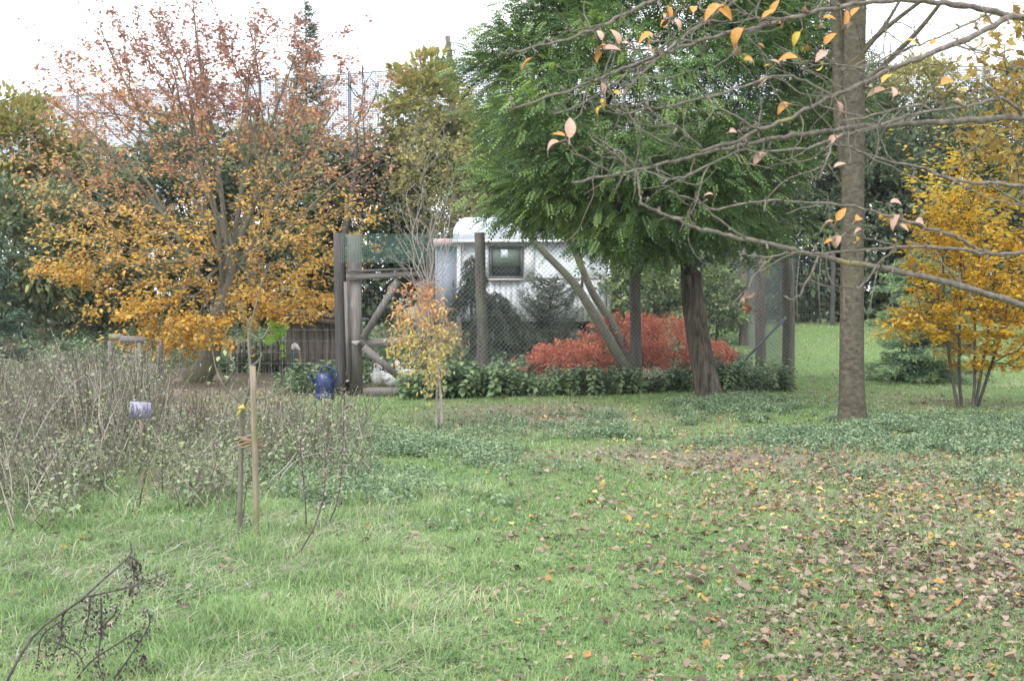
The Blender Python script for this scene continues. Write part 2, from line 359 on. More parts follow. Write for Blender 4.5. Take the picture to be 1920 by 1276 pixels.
# ------------------------------------------------------------------ where things grow (world plan, metres)
def brown_mask(x, y):
    """bare soil and litter instead of turf"""
    b = np.exp(-((x - .4) / 1.7) ** 2 - ((y - 16.2) / 1.9) ** 2) * 1.15
    b = np.maximum(b, np.exp(-((x - 2.0) / 2.1) ** 2 - ((y - 12.2) / .9) ** 2) * 1.1)
    b = np.maximum(b, .5 * sstep(.2, 3.0, x - .02 * y) * sstep(4, 7, y) * sstep(15.5, 12.5, y))
    b = np.maximum(b, sstep(-.1, -1.6, x + .10 * y + .2) * sstep(8.5, 11, y) * .9)
    b = np.maximum(b, .8 * sstep(0, .5, y - fence_y(x)) * sstep(4.8, 4.2, x))
    b = np.maximum(b, .5 * np.exp(-((x - 6) / 1.5) ** 2 - ((y - 18) / 1.5) ** 2))
    return b

# ------------------------------------------------------------------ ground
xs = np.concatenate([np.linspace(-70, -17, 10), np.linspace(-16, 16, 161), np.linspace(17, 70, 10)])
ys = np.concatenate([np.linspace(-12, 1, 6), np.linspace(2, 40, 200), np.linspace(42, 110, 10)])
gx, gy = np.meshgrid(xs, ys); nx, ny = len(xs), len(ys)
GV = np.stack([gx.ravel(), gy.ravel(), ground_z(gx.ravel(), gy.ravel())], 1)
ii = (np.arange(ny - 1)[:, None] * nx + np.arange(nx - 1)[None]).ravel()
ground = mk('ground', GV, np.stack([ii, ii + 1, ii + nx + 1, ii + nx], 1), M['ground'], attr=brown_mask(GV[:, 0], GV[:, 1]), smooth=True)
tag(ground, 'gently uneven garden ground of turf and bare soil', 'ground', kind='structure')

# ------------------------------------------------------------------ trees
def dendrite(trunks, targets, bf, rtip, seg=.25, wig=.06, lift=.25, power=2.3, rtrunk=None, start=None):
    """grow branches from trunk polylines to every target; returns node positions, parents, radii, main-child flags"""
    pos = []; par = []; ln = []; dr = []
    for tr in trunks:
        tr = A(tr, float); i0 = len(pos)
        for i, q in enumerate(tr):
            pos.append(q); par.append(-1 if i == 0 else len(pos) - 2)
            ln.append(0 if i == 0 else ln[-1] + np.linalg.norm(q - tr[i - 1]))
            dr.append(norm(tr[min(i + 1, len(tr) - 1)] - tr[max(i - 1, 0)]))
    ntr = len(pos); cap = ntr + len(targets) * 16 + 64
    PP = np.zeros((cap, 3)); LL = np.full(cap, 1e9); DD = np.zeros((cap, 3)); par = par + [0] * (cap - ntr)
    PP[:ntr] = pos; DD[:ntr] = dr; LL[:ntr] = ln
    if start is not None:                      # nothing leaves the trunk below this fraction
        LLb = LL[:ntr].copy(); bad = PP[:ntr, 2] < start; LL[:ntr][bad] = 1e9
    n = ntr; root = PP[:ntr][LL[:ntr] < 1e8].mean(0)
    order = np.argsort(np.linalg.norm(targets - root, axis=1))
    rg = np.random.default_rng(len(targets))
    for k in order:
        T = targets[k]; v = T - PP[:n]; dist = np.linalg.norm(v, axis=1)
        ang = 1 - (v * DD[:n]).sum(1) / (dist + 1e-6)
        c = dist * (1 + .35 * ang) + bf * LL[:n]
        j = int(np.argmin(c)); L = dist[j]
        if L < .02 or n + 18 > cap: continue
        p0 = PP[j]; c1 = p0 + norm(DD[j] * .6 + norm(v[j]) * .6 + A([0, 0, lift])) * L * .45
        m = int(min(14, max(2, math.ceil(L / seg)))); last = j
        for i in range(1, m + 1):
            s = i / m; q = (1 - s) ** 2 * p0 + 2 * s * (1 - s) * c1 + s * s * T
            if i < m: q = q + rg.normal(0, wig, 3) * min(L, .6) * .5
            PP[n] = q; par[n] = last; d = q - PP[last]; l = np.linalg.norm(d); DD[n] = d / (l + 1e-9); LL[n] = LL[last] + l if LL[last] < 1e8 else l
            last = n; n += 1
    PP = PP[:n]; DD = DD[:n]; par = par[:n]
    cnt = np.zeros(n); has = np.zeros(n, bool)
    for i in range(n - 1, -1, -1):
        if not has[i]: cnt[i] += 1
        if par[i] >= 0: cnt[par[i]] += cnt[i]; has[par[i]] = True
    rad = rtip * cnt ** (1 / power)
    if rtrunk is not None:
        i0 = 0
        for tr, rt in zip(trunks, rtrunk):
            m = len(tr); rad[i0:i0 + m] = np.linspace(rt[0], rt[1], m)
            if rt[0] > .1: rad[i0:i0 + m] *= 1 + .3 * np.exp(-np.maximum(0, PP[i0:i0 + m, 2] - PP[i0, 2]) / .22)
            i0 += m
        for i in range(ntr, n): rad[i] = min(rad[i], rad[par[i]] * .93)
    best = {}
    for i in range(n):
        if par[i] >= 0 and (par[i] not in best or cnt[i] > cnt[best[par[i]]]): best[par[i]] = i
    main = np.zeros(n, bool)
    for i in best.values(): main[i] = True
    return PP, A(par), rad, main, DD, ntr

def skin_tree(PP, par, rad, main, DD, sides=5, sel=None):
    n = len(PP); U = np.zeros((n, 3))
    for i in range(n):
        d = DD[i]; u = U[par[i]] if par[i] >= 0 else A([1.0, .11, .07])
        u = u - d * float(u @ d); l = math.sqrt(float(u @ u))
        if l < .05: u = np.cross(d, A([.3, .5, .8])); l = math.sqrt(float(u @ u))
        U[i] = u / l
    W = np.cross(DD, U); an = np.arange(sides) * 2 * math.pi / sides
    ring = lambda c, u, w_, r: c[:, None] + r[:, None, None] * (np.cos(an)[None, :, None] * u[:, None] + np.sin(an)[None, :, None] * w_[:, None])
    ch = np.where(par >= 0)[0]
    if sel is not None: ch = ch[sel[ch]]
    pa = par[ch]; mn = main[ch]
    end = ring(PP[ch], U[ch], W[ch], rad[ch])
    sr = np.where(mn, rad[pa], np.minimum(rad[ch] * 1.35, rad[pa]))
    su = np.where(mn[:, None], U[pa], U[ch]); sw = np.where(mn[:, None], W[pa], W[ch])
    beg = ring(PP[pa], su, sw, sr)
    V = np.concatenate([beg, end], 1).reshape(-1, 3); k = np.arange(sides); k2 = (k + 1) % sides
    F = np.stack([k, k2, sides + k2, sides + k], 1)
    F = (F[None] + (np.arange(len(ch)) * 2 * sides)[:, None, None]).reshape(-1, 4)
    return V, F

def leaves_on(PP, par, rad, DD, n, rmax, size, spread, rng, col=None, aspect=1.0, flat=.5, droop=.0, T=LEAF_T, F=LEAF_F, along=.3, keep=None):
    ok = np.where((rad < rmax) & (par >= 0))[0]
    e = rng.choice(ok, n); s = rng.random(n)[:, None]
    pos = PP[par[e]] * (1 - s) + PP[e] * s + rng.normal(0, spread, (n, 3))
    if keep is not None:
        kk = keep(pos, rng); pos = pos[kk]; e = e[kk]; n = len(pos)
    d = DD[e] * along + rng.normal(0, 1, (n, 3)) * .6 + A([0, 0, -droop]); d[:, 2] *= flat
    up = rng.normal(0, .45, (n, 3)) + A([0, 0, 1.0])
    sz = size * (.65 + .7 * rng.random(n)); S = np.stack([sz, sz * aspect, sz], 1)
    V, FF = instance(T, F, frames(d, up), pos, S)
    c = rng.random(n) if col is None else np.clip(col(pos, rng), 0, 1)
    return V, FF, np.repeat(c, len(T))

def ellipsoid_pts(rng, n, c, r, inner=.55, zmin=None, bias=1.0):
    v = norm(rng.normal(0, 1, (n, 3))); rr = (inner ** 3 + (1 - inner ** 3) * rng.random(n) ** bias) ** (1 / 3)
    p = A(c) + v * rr[:, None] * A(r)
    if zmin is not None: p = p[p[:, 2] > zmin]
    return p

def make_tree(name, label, base, trunks, rtrunk, targets, leaf, bark, bf=.35, rtip=.004, seg=.25, lift=.25, start=None, group=None,
              sides=5, wig=.06, cat='tree', crown_name='crown', split=None):
    root = empty(name, base, label, cat, group)
    PP, par, rad, main, DD, ntr = dendrite(trunks, targets, bf, rtip, seg, wig, lift, 2.3, rtrunk, start)
    isn = np.zeros(len(PP), bool); isn[:ntr] = True; i0 = 0
    for ti_, tp_ in enumerate(trunks):
        one = np.zeros(len(PP), bool); one[i0:i0 + len(tp_)] = True; i0 += len(tp_); thick = rtrunk is None or rtrunk[ti_][0] > .02
        V, F = skin_tree(PP, par, rad, main, DD, 12 if thick else 6, one); mk('trunk' if ti_ == 0 else ('limb' if thick else 'twig'), V, F, bark, root, smooth=True)
    if len(PP) > ntr:
        V, F = skin_tree(PP, par, rad, main, DD, sides, ~isn); tag(mk('branches', V, F, bark, root, smooth=True), kind='stuff')
    if leaf:
        leaf = dict(leaf); mt = leaf.pop('mat'); rng = np.random.default_rng(leaf.pop('seed', 3))
        V, F, a = leaves_on(PP, par, rad, DD, rng=rng, **leaf); tag(mk(crown_name, V, F, mt, root, attr=a), kind='stuff')
    return root, (PP, par, rad, main, DD)

def clump_foliage(rng, centers, radii, k, size, aspect=1.0, flat=.6, T=LEAF_T, F=LEAF_F, tone=.25, outw=None, droop=.2, base=None):
    """leafy mass: k leaves round every clump centre; each clump has a tone of its own"""
    n = len(centers) * k; ci = np.repeat(np.arange(len(centers)), k)
    off = norm(rng.normal(0, 1, (n, 3))) * (rng.random(n) ** .45)[:, None] * A(radii)
    pos = centers[ci] + off
    d = off + rng.normal(0, .12, (n, 3)) + A([0, 0, -droop * np.mean(radii)])
    if outw is not None: d = d + outw[ci] * np.mean(radii)
    up = rng.normal(0, .5, (n, 3)) + A([0, 0, flat * 1.6])
    sz = size * (.6 + .8 * rng.random(n)); V, FF = instance(T, F, frames(d, up), pos, np.stack([sz, sz * aspect, sz], 1))
    b = rng.random(len(centers)) if base is None else base
    c = np.clip(b[ci] * (1 - tone) + rng.random(n) * tone * 1.4 - .07, 0, 1)
    return V, FF, np.repeat(c, len(T))

# --- beech with rusty top and golden skirts, left
base = G(-5.55, 22.0)
fork = P(440, 470, 22.0)
trunk = smooth_path([base, P(385, 690, 22), P(405, 610, 22), P(425, 540, 22), fork], 3)
rg = np.random.default_rng(11)
stems = []
for px, py, dy in ((60, 170, .3), (190, 60, -.6), (290, 25, .8), (360, -10, -.2), (470, 60, .9), (560, 90, -.7), (640, 190, .2), (700, 300, -.4), (100, 330, -.9), (70, 480, .2), (180, 280, 1.3), (520, 200, 1.5), (330, 150, -1.5)):
    e = P(px, py, 22 + dy); stems.append(e)
tg = [A(stems)]
c0 = P(390, 330, 22)
tp = ellipsoid_pts(rg, 1500, c0, (3.35, 2.6, 3.0), .3)
ppx = 960 + tp[:, 0] / tp[:, 1] * FPX; ppz = tp[:, 2]
tp = tp[(ppz > 1.3)]
fan = np.concatenate([[P(x_, y_, 22 + d_) for x_, y_, d_ in ((235, 590, -1.2), (300, 575, -1.4), (260, 640, -1.3), (350, 600, -1.6), (420, 600, -1.3), (480, 560, -1), (560, 580, -.4), (600, 560, .1), (520, 590, -.8), (310, 660, -1.2), (100, 505, .2), (150, 520, 0), (380, 640, -1.5), (340, 620, -1.0))]])
ft = np.concatenate([f + rg.normal(0, 1, (30, 3)) * A([.33, .3, .09]) for f in fan])
ft = np.concatenate([ft, fan])
def beech_col(pos, r):
    return (pos[:, 2] - 1.35) / 4.4 + .35 * (vnoise(pos[:, 0], pos[:, 2], .8, 9) - .5) + r.normal(0, .17, len(pos))
def beech_keep(pos, r):
    z = pos[:, 2]; pr = np.where(z > 4.6, .95, np.where(z > 2.8, .55, .9)); return r.random(len(pos)) < pr
limbs = []
for e in stems:
    m1 = fork + (e - fork) * .35 + A([0, 0, -.12 * np.linalg.norm((e - fork)[:2])]); m1[2] = max(m1[2], fork[2] - .25)
    i0 = rg.integers(len(trunk) - 6, len(trunk)); m2 = fork + (e - fork) * .7 + rg.normal(0, .12, 3)
    limbs.append(smooth_path([trunk[i0], m1 + rg.normal(0, .06, 3), m2, e], 4))
tp = tp + A([0, 0, 0]); hi = P(390, 150, 22) + rg.normal(0, 1, (420, 3)) * A([1.25, 1.0, .75]); tp = np.concatenate([tp, hi])
make_tree('beech_tree', 'wide beech with rusty upper leaves and golden lower skirts left of gate', base, [trunk] + limbs, [(.2, .12)] + [(.048, .009)] * len(limbs),
          np.concatenate([tp, ft]), dict(mat=M['lf_beech'], n=36000, rmax=.013, size=.078, spread=.05, col=beech_col, flat=.45, droop=.15, keep=beech_keep, seed=5),
          M['bark_green'], bf=.45, rtip=.0048, seg=.28, lift=.22, start=1.6)

# --- round-crowned locust in the middle
lb = G(2.86, 18.4)
lc = A([2.08, 18.7, 4.2]); lr = A([2.46, 2.4, 2.3])
ltr = smooth_path([lb - A([0, 0, .1]), P(1328, 735, 18.45), P(1312, 650, 18.55), P(1300, 570, 18.7), P(1296, 515, 18.7)], 4)
lt = ellipsoid_pts(np.random.default_rng(21), 340, lc, lr * .93, .5)
lt = lt[lt[:, 2] > 2.0]
locust, LT = make_tree('locust_tree', 'round crowned green locust tree with furrowed trunk in the middle', lb, [ltr], [(.185, .16)], lt, None, M['bark_locust'], bf=.3, rtip=.009, seg=.3, lift=.1, start=1.75)
# feathery compound leaves: a stalk of paired leaflets
fl = []; ff = []
def leaflet(o_, d_, L, wd, up=A([0, 0, 1.0])):
    x_ = norm(A(d_, float)); y_ = norm(np.cross(up, x_)); b0 = len(fl)
    for s, t_, h in ((0, 0, 0), (.45, .5, .1), (1, 0, -.12), (.45, -.5, .1)): fl.append(A(o_) + x_ * s * L + y_ * t_ * wd + up * h * L * .6)
    ff.extend([(b0, b0 + 2, b0 + 1), (b0, b0 + 3, b0 + 2)])
for i in range(5):
    s = .14 + i * .17; zz = -.22 * s * s
    for sg in (-1, 1): leaflet((s, 0, zz), (.55, sg, -.18), .27, .135)
leaflet((.95, 0, -.2), (1, 0, -.35), .27, .13)
FROND_T, FROND_F = A(fl), A(ff)
rg = np.random.default_rng(22)
NL = 95
ld = norm(rg.normal(0, 1, (NL * 3, 3))); ld = ld[ld[:, 1] < .75][:NL]
lobe = lc + ld * lr * (.80 + .12 * rg.random(len(ld)))[:, None]; lrad = rg.uniform(.38, .62, len(lobe))
li_ = np.repeat(np.arange(len(lobe)), 7); sd = norm(rg.normal(0, 1, (len(li_), 3)) + ld[li_] * 1.1 + A([0, 0, .75]))
cc = lobe[li_] + sd * lrad[li_][:, None] * A([1, 1, .75]); cd = norm(ld[li_] * .6 + sd * .6)
inn = ellipsoid_pts(rg, 130, lc + A([0, 0, .2]), lr * .72, .3); cc = np.concatenate([cc, inn]); cd = np.concatenate([cd, norm(inn - lc)])
ok = cc[:, 2] > 1.85 + .45 * np.clip(np.abs(cc[:, 0] - 2.4) / 2.4, 0, 1) ** 2; cc = cc[ok]; cd = cd[ok]
# clumps that hang lower round the fork
nf = ~((np.abs(cc[:, 0] - 2.75) < .7) & (cc[:, 2] < 2.35)); cc = cc[nf]; cd = cd[nf]
low = A([P(px, py, 18.7 + dy) for px, py, dy in ((975, 385, -.4), (1020, 415, -.8), (1080, 450, -1.0), (1150, 465, -1.2), (1225, 470, -1.0), (1270, 440, -1.3), (1400, 455, -.9), (1450, 445, -.9), (1520, 420, -.5), (1330, 420, -1.6), (1120, 440, .6), (1240, 440, .8), (1420, 440, .7), (960, 360, .2), (925, 320, 0), (1010, 390, .8))])
cc = np.concatenate([cc, low]); cd = np.concatenate([cd, norm(low - lc)])
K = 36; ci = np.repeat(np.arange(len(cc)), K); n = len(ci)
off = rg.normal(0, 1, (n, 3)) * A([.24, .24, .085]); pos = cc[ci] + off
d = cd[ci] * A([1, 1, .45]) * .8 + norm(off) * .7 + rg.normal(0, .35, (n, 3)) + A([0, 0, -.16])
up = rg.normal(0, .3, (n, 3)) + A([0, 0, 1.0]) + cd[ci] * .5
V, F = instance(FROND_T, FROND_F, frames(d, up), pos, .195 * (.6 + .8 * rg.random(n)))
tone = np.clip(rg.normal(.47, .2, len(cc))[ci] + rg.normal(0, .12, n) + .22 * sstep(.2, -1, cd[ci][:, 0]) * rg.random(n) + .12 * (rg.random(n) < .04), 0, 1)  # left-facing fronds coloured lighter, standing in for sky light on that edge
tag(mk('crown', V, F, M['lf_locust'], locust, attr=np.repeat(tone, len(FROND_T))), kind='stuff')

# --- cherry with banded bark, forking out of the picture
cb = G(4.03, 15.1)
ctr = smooth_path([cb - A([0, 0, .1]), P(1598, 785, 15.1), P(1598, 765, 15.1), P(1597, 735, 15.1), P(1597, 650, 15.15), P(1598, 450, 15.3), P(1600, 260, 15.4), P(1602, 100, 15.4), P(1607, -80, 15.4), P(1615, -260, 15.4)], 4)
cst = smooth_path([P(1592, 330, 15.45), P(1578, 230, 15.5), P(1573, 100, 15.6), P(1566, -60, 15.7), P(1550, -240, 15.8)], 4)
cbr = [smooth_path([P(1604, 118, 15.4), P(1640, 72, 15.3), P(1690, 30, 15.2), P(1745, -10, 15.1), P(1850, -80, 15.0)], 3),
       smooth_path([P(1605, 105, 15.4), P(1650, 60, 15.6), P(1682, 10, 15.7), P(1720, -60, 15.8)], 3),
       smooth_path([P(1604, 180, 15.4), P(1660, 120, 15.0), P(1720, 60, 14.7), P(1768, 0, 14.5), P(1820, -70, 14.3)], 3),
       smooth_path([P(1602, 20, 15.4), P(1530, -60, 15.2), P(1450, -140, 15)], 3)]
rg = np.random.default_rng(31)
ct = np.concatenate([P(1690, 60, 15.2) + rg.normal(0, 1, (60, 3)) * A([.55, .5, .45]), P(1620, -250, 15.4) + rg.normal(0, 1, (120, 3)) * A([2.0, 1.6, .9])])
ct = ct[ct[:, 2] > 3.4]
cherry, _ = make_tree('cherry_tree', 'tall bare cherry trunk with banded bark right of the fence corner', cb, [ctr, cst] + cbr,
                      [(.16, .12), (.10, .07), (.035, .015), (.03, .012), (.04, .014), (.04, .015)], ct, None, M['bark_cherry'], bf=.2, rtip=.004, start=3.6)
# --- golden hornbeam bush, right
hb = G(6.15, 17.2)
stemsH = [smooth_path([hb + A([ox, oy, -.05]), P(1785 + 19 * i, 700, 17.2) + A([0, oy, 0]), P(1772 + 28 * i, 600, 17.2 + oy * 1.5), P(1768 + 34 * i, 480, 17.2 + 2 * oy)], 3)
          for i, (ox, oy) in enumerate(((-.12, .02), (-.04, .12), (.02, -.1), (.1, .05), (.16, .14)))]
rg = np.random.default_rng(41)
hp = ellipsoid_pts(rg, 900, P(1855, 520, 17.2), (1.2, 1.0, 1.3), .1, .42)
hp[:, 2] = np.round(hp[:, 2] / .2) * .2 + rg.normal(0, .03, len(hp)) - .12 * np.hypot(hp[:, 0] - hb[0], hp[:, 1] - hb[1]) ** 2
hp = np.concatenate([hp, P(1790, 340, 17.2) + rg.normal(0, 1, (90, 3)) * A([.35, .35, .32]), P(1720, 610, 17) + rg.normal(0, 1, (60, 3)) * A([.3, .3, .12]), P(1760, 420, 17.2) + rg.normal(0, 1, (70, 3)) * A([.3, .3, .25])])
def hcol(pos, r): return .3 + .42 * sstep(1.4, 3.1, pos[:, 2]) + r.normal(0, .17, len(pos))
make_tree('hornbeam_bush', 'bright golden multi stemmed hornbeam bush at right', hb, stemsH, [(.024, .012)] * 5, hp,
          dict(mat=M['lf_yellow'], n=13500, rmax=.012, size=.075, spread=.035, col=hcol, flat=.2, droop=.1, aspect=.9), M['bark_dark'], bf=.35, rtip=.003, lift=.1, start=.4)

# --- ochre oak reaching in at the upper right
ob = G(8.4, 17.2)
rg = np.random.default_rng(43)
op = np.concatenate([ellipsoid_pts(rg, 260, P(1985, 190, 16.5), (1.35, 1.2, 1.55), .2), ellipsoid_pts(rg, 160, P(2150, 0, 17), (1.8, 1.5, 1.5), .3)])
make_tree('oak_tree', 'ochre leaved oak reaching in at the upper right corner', ob, [smooth_path([ob, ob + A([-.1, 0, 1.5]), ob + A([-.3, -.1, 3.0]), ob + A([-.45, -.2, 5.2])], 3)], [(.16, .08)], op,
          dict(mat=M['lf_oak'], n=4200, rmax=.014, size=.13, spread=.1, flat=.7, droop=.3), M['bark_dark'], bf=.3, rtip=.005, start=1.9)

# --- small coral and yellow tree in front of the gate, bare pale top
yb = G(-.82, 14.9)
ytr = smooth_path([yb, P(828, 760, 14.9), P(822, 700, 14.9), P(815, 640, 14.95), P(806, 570, 15), P(802, 530, 15)], 3)
ytr2 = smooth_path([yb + A([-.06, .03, 0]), P(818, 770, 15), P(818, 690, 15), P(800, 620, 15), P(780, 570, 15)], 3)
rg = np.random.default_rng(51)
yt = ellipsoid_pts(rg, 210, P(797, 642, 14.95), (.46, .42, .64), .1)
bare = A([P(px, py, 15 + rg.normal(0, .15)) for px, py in ((792, 350), (756, 430), (748, 380), (770, 400), (765, 470), (725, 480), (735, 520), (830, 375), (845, 385), (848, 395), (822, 430), (860, 420), (780, 440), (812, 400), (728, 465), (742, 440), (800, 420), (870, 440), (838, 455))])
rgy = np.random.default_rng(55); ytw = []
for e in bare:
    s0 = ytr[rgy.integers(len(ytr) - 5, len(ytr))]; mid_ = s0 + (e - s0) * .45 + A([0, 0, -.05]) + rgy.normal(0, .05, 3)
    ytw.append(smooth_path([s0, mid_, s0 + (e - s0) * .75 + rgy.normal(0, .03, 3), e], 4)); f2 = ytw[-1][5]
    ytw.append(smooth_path([f2, f2 + (e - s0) * .25 + rgy.normal(0, .06, 3), f2 + (e - s0) * .5 + rgy.normal(0, .12, 3)], 3))
yroot, YT = make_tree('young_tree', 'slender young tree with coral and yellow leaves and bare pale top', yb, [ytr, ytr2] + ytw, [(.02, .011), (.015, .008)] + [(.0055, .0025), (.0035, .002)] * (len(ytw) // 2), yt, None, M['bark_pale'], bf=.45, rtip=.0042, seg=.2, lift=.3, start=.55)
V, F, a = leaves_on(YT[0], YT[1], YT[2], YT[4], 3200, .012, .055, .05, np.random.default_rng(52), lambda p_, r: .15 + .5 * sstep(.7, 1.6, p_[:, 2]) + r.normal(0, .2, len(p_)), .8, .8, .3, keep=lambda p_, r: p_[:, 2] < 1.62 + r.normal(0, .05, len(p_)))
tag(mk('crown', V, F, M['lf_coral'], yroot, attr=a), kind='stuff')

# --- leaning two-stemmed tree inside the run
nb = G(2.12, 22.3)
n1_ = smooth_path([nb, P(1120, 600, 22.4), P(1075, 530, 22.5), P(1010, 462, 22.6), P(960, 400, 22.7)], 4)
n2_ = smooth_path([nb + A([.08, .1, 0]), P(1150, 610, 22.6), P(1112, 550, 22.7), P(1082, 480, 22.8), P(1050, 400, 22.9), P(1030, 320, 23)], 4)
n3_ = smooth_path([P(1088, 548, 22.5), P(1092, 520, 22.4), P(1085, 470, 22.4), P(1040, 440, 22.4)], 3)
rg = np.random.default_rng(61)
nt_ = np.concatenate([ellipsoid_pts(rg, 130, P(960, 400, 22.7), (1.1, .8, .55), .1), ellipsoid_pts(rg, 80, P(1040, 320, 23), (.9, .8, .7), .1)])
make_tree('leaning_tree', 'two slim stems leaning left out of the red shrubs', nb, [n1_, n2_, n3_], [(.10, .045), (.085, .045), (.03, .012)], nt_, None, M['bark_green'], bf=.3, rtip=.004, start=2.1)

# --- background trees behind the run
def bush_tree(name, label, base, h0, c, r, k_cl, k_lf, size, mat, bark, seed, tone=.35, inner=.55, rtr=.1, cat='tree', group=None, aspect=1.0, nb=60, crad=None, ymax=.6, flat=.6):
    rng = np.random.default_rng(seed); root = empty(name, base, label, cat, group)
    c = A(c, float); r = A(r, float)
    tg_ = ellipsoid_pts(rng, nb, c, r * .9, .4)
    tr = smooth_path([A(base), A(base) + (c - A(base)) * A([.4, .4, .35]), c], 4)
    PP, par, rad, main, DD, ntr = dendrite([tr], tg_, .3, .006, .4, .06, .15, 2.3, [(rtr, rtr * .3)], float(base[2]) + h0)
    isn = np.zeros(len(PP), bool); isn[:ntr] = True
    V, F = skin_tree(PP, par, rad, main, DD, 8, isn); mk('trunk', V, F, bark, root, smooth=True)
    V, F = skin_tree(PP, par, rad, main, DD, 4, ~isn); tag(mk('branches', V, F, bark, root, smooth=True), kind='stuff')
    cen = ellipsoid_pts(rng, k_cl * 2, c, r, inner); cen = cen[((cen[:, 1] - c[1]) / r[1] < ymax)][:k_cl]
    cen = cen[cen[:, 2] > ground_z(cen[:, 0], cen[:, 1]) + .1]
    cr_ = A([.36, .36, .24]) * (np.mean(r) / 2.0) ** .5 if crad is None else A(crad)
    V, F, a = clump_foliage(rng, cen, cr_, k_lf, size, aspect, flat, tone=tone, outw=norm((cen - c) / r))
    tag(mk('crown', V, F, mat, root, attr=a), kind='stuff')
    return root

# maple with yellow green leaves, right of the gate and behind
bush_tree('maple_tree', 'yellow green maple rising behind the gate below the lone pole', G(-2.3, 31.5), 1.5, P(800, 235, 31.5), (1.25, 1.3, 1.75), 100, 42, .17, M['lf_maple'], M['bark_grey'], 71, .4)
# grey twiggy willow
wb = G(-1.9, 28.6); rg = np.random.default_rng(72)
wt = np.concatenate([ellipsoid_pts(rg, 700, P(815, 345, 28.6), (1.25, 1.1, 1.6), .2, .8), ellipsoid_pts(rg, 260, P(870, 400, 27.9), (.9, .5, .8), .1, .8)])
make_tree('twiggy_willow', 'grey leafless twiggy bush tree left of the white trailer roof', wb, [smooth_path([wb, wb + A([.1, 0, .8]), P(810, 420, 28.6)], 3)], [(.12, .07)], wt,
          dict(mat=M['lf_maple'], n=2600, rmax=.012, size=.08, spread=.07), M['bark_grey'], bf=.25, rtip=.0055, lift=.15, start=.7, sides=4)
# bare tree against the sky
eb = G(-4.2, 30.5); rg = np.random.default_rng(73)
et = np.concatenate([A([P(px, py, 30.5 + rg.normal(0, .5)) for px, py in ((625, 40), (680, 60), (672, 100), (715, 120), (725, 95), (740, 130), (640, 110), (660, 150), (700, 160), (690, 200), (735, 180), (650, 200), (675, 240), (710, 260), (745, 230), (640, 260))]),
                     ellipsoid_pts(rg, 170, P(685, 235, 30.5), (.85, .8, 1.7), .1)])
make_tree('bare_tree', 'leafless thin branched tree against the sky left of the maple', eb, [smooth_path([eb, eb + A([.1, 0, 1.6]), P(665, 330, 30.5), P(668, 250, 30.5)], 4)], [(.11, .045)], et, None, M['bark_dark'], bf=.4, rtip=.0075, start=2.2, lift=.35)

def conifer(name, label, base, height, rbase, n_br, n_needle, size, mat, seed, droop=.35, width=.09, cat='conifer', per=12, tipup=.0, zmin=.1, lean=None, pw=.75):
    rng = np.random.default_rng(seed); root = empty(name, base, label, cat); base = A(base)
    top = base + A([0, 0, height]) + (A(lean) if lean is not None else 0)
    tr = MB(); tr.tube(smooth_path([base, base + (top - base) * .5, top], 3), np.linspace(.035 * rbase + .03, .008, 7), 8); tr.build('trunk', M['bark_dark'], root, True)
    br = MB(); NV = []; ND = []; NA = []
    for i in range(n_br):
        f = zmin + (1 - zmin) * ((i + rng.random()) / n_br); az = rng.random() * 2 * math.pi
        L = rbase * (1 - f) ** pw * (.5 + .75 * rng.random()) + .06
        o_ = base + (top - base) * f; hd = A([math.cos(az), math.sin(az), 0])
        pts = [o_ + hd * L * s + A([0, 0, -droop * L * s * s + tipup * L * s ** 3]) for s in np.linspace(0, 1, 5)]
        br.tube(pts, np.linspace(.014, .004, 5), 4, cap=False)
        m_ = max(6, int(n_needle * L / rbase)); s = rng.random(m_) ** .7
        pp = o_ + hd * (L * s)[:, None] + np.stack([0 * s, 0 * s, -droop * L * s * s + tipup * L * s ** 3], 1)
        side = A([-hd[1], hd[0], 0]); q = rng.normal(0, .10, m_) * (1.25 - s) * L * 1.3
        pp = pp + side * q[:, None] + A([0, 0, -1.0]) * (np.abs(q) * droop)[:, None] + rng.normal(0, .02, (m_, 3))
        dd = hd * .6 + side * np.sign(q)[:, None] * .6 + rng.normal(0, .35, (m_, 3)) + A([0, 0, -droop])
        NV.append(pp); ND.append(dd); NA.append(np.clip(.15 + .6 * s + rng.normal(0, .18, m_), 0, 1))
    tag(br.build('branches', M['bark_dark'], root), kind='stuff')
    NV = np.concatenate(NV); ND = np.concatenate(ND); NA = np.concatenate(NA); m_ = len(NV)
    sz = size * (.6 + .8 * rng.random(m_))
    V, F = instance(LEAF_T, LEAF_F, frames(ND, rng.normal(0, .5, (m_, 3)) + A([0, 0, 1])), NV, np.stack([sz, sz * width * 6, sz], 1))
    tag(mk('needles', V, F, mat, root, attr=np.repeat(NA, 4)), kind='stuff')
    return root

conifer('tall_conifer', 'tall grey green conifer rising behind the beech top', G(-5.35, 33.5), 8.3, 1.4, 260, 120, .13, M['lf_needle_pale'], 81, .0, .07, tipup=.35)
conifer('weeping_spruce', 'dark weeping spruce in front of the white trailer', G(-.3, 23.6), 1.55, .95, 110, 210, .1, M['lf_needle'], 82, .8, .035, pw=.33)
conifer('drooping_spruce', 'dark drooping spruce top beside the trailer corner behind tall post', G(-.78, 24.6), 2.2, .55, 55, 110, .1, M['lf_needle'], 83, .85, .035, zmin=.6, pw=.4)
conifer('pale_pine', 'pale grey green young pine in front of the trailer wall', G(.72, 24.2), 1.75, .85, 95, 150, .085, M['lf_needle_pale'], 84, -.15, .035, tipup=.45, pw=.4)
conifer('cypress_bush', 'blue green cypress bush with light tips behind the golden hornbeam', G(7.15, 22.4), 2.35, 1.25, 170, 260, .10, M['lf_thuja'], 85, .05, .06, zmin=.02, pw=.6)
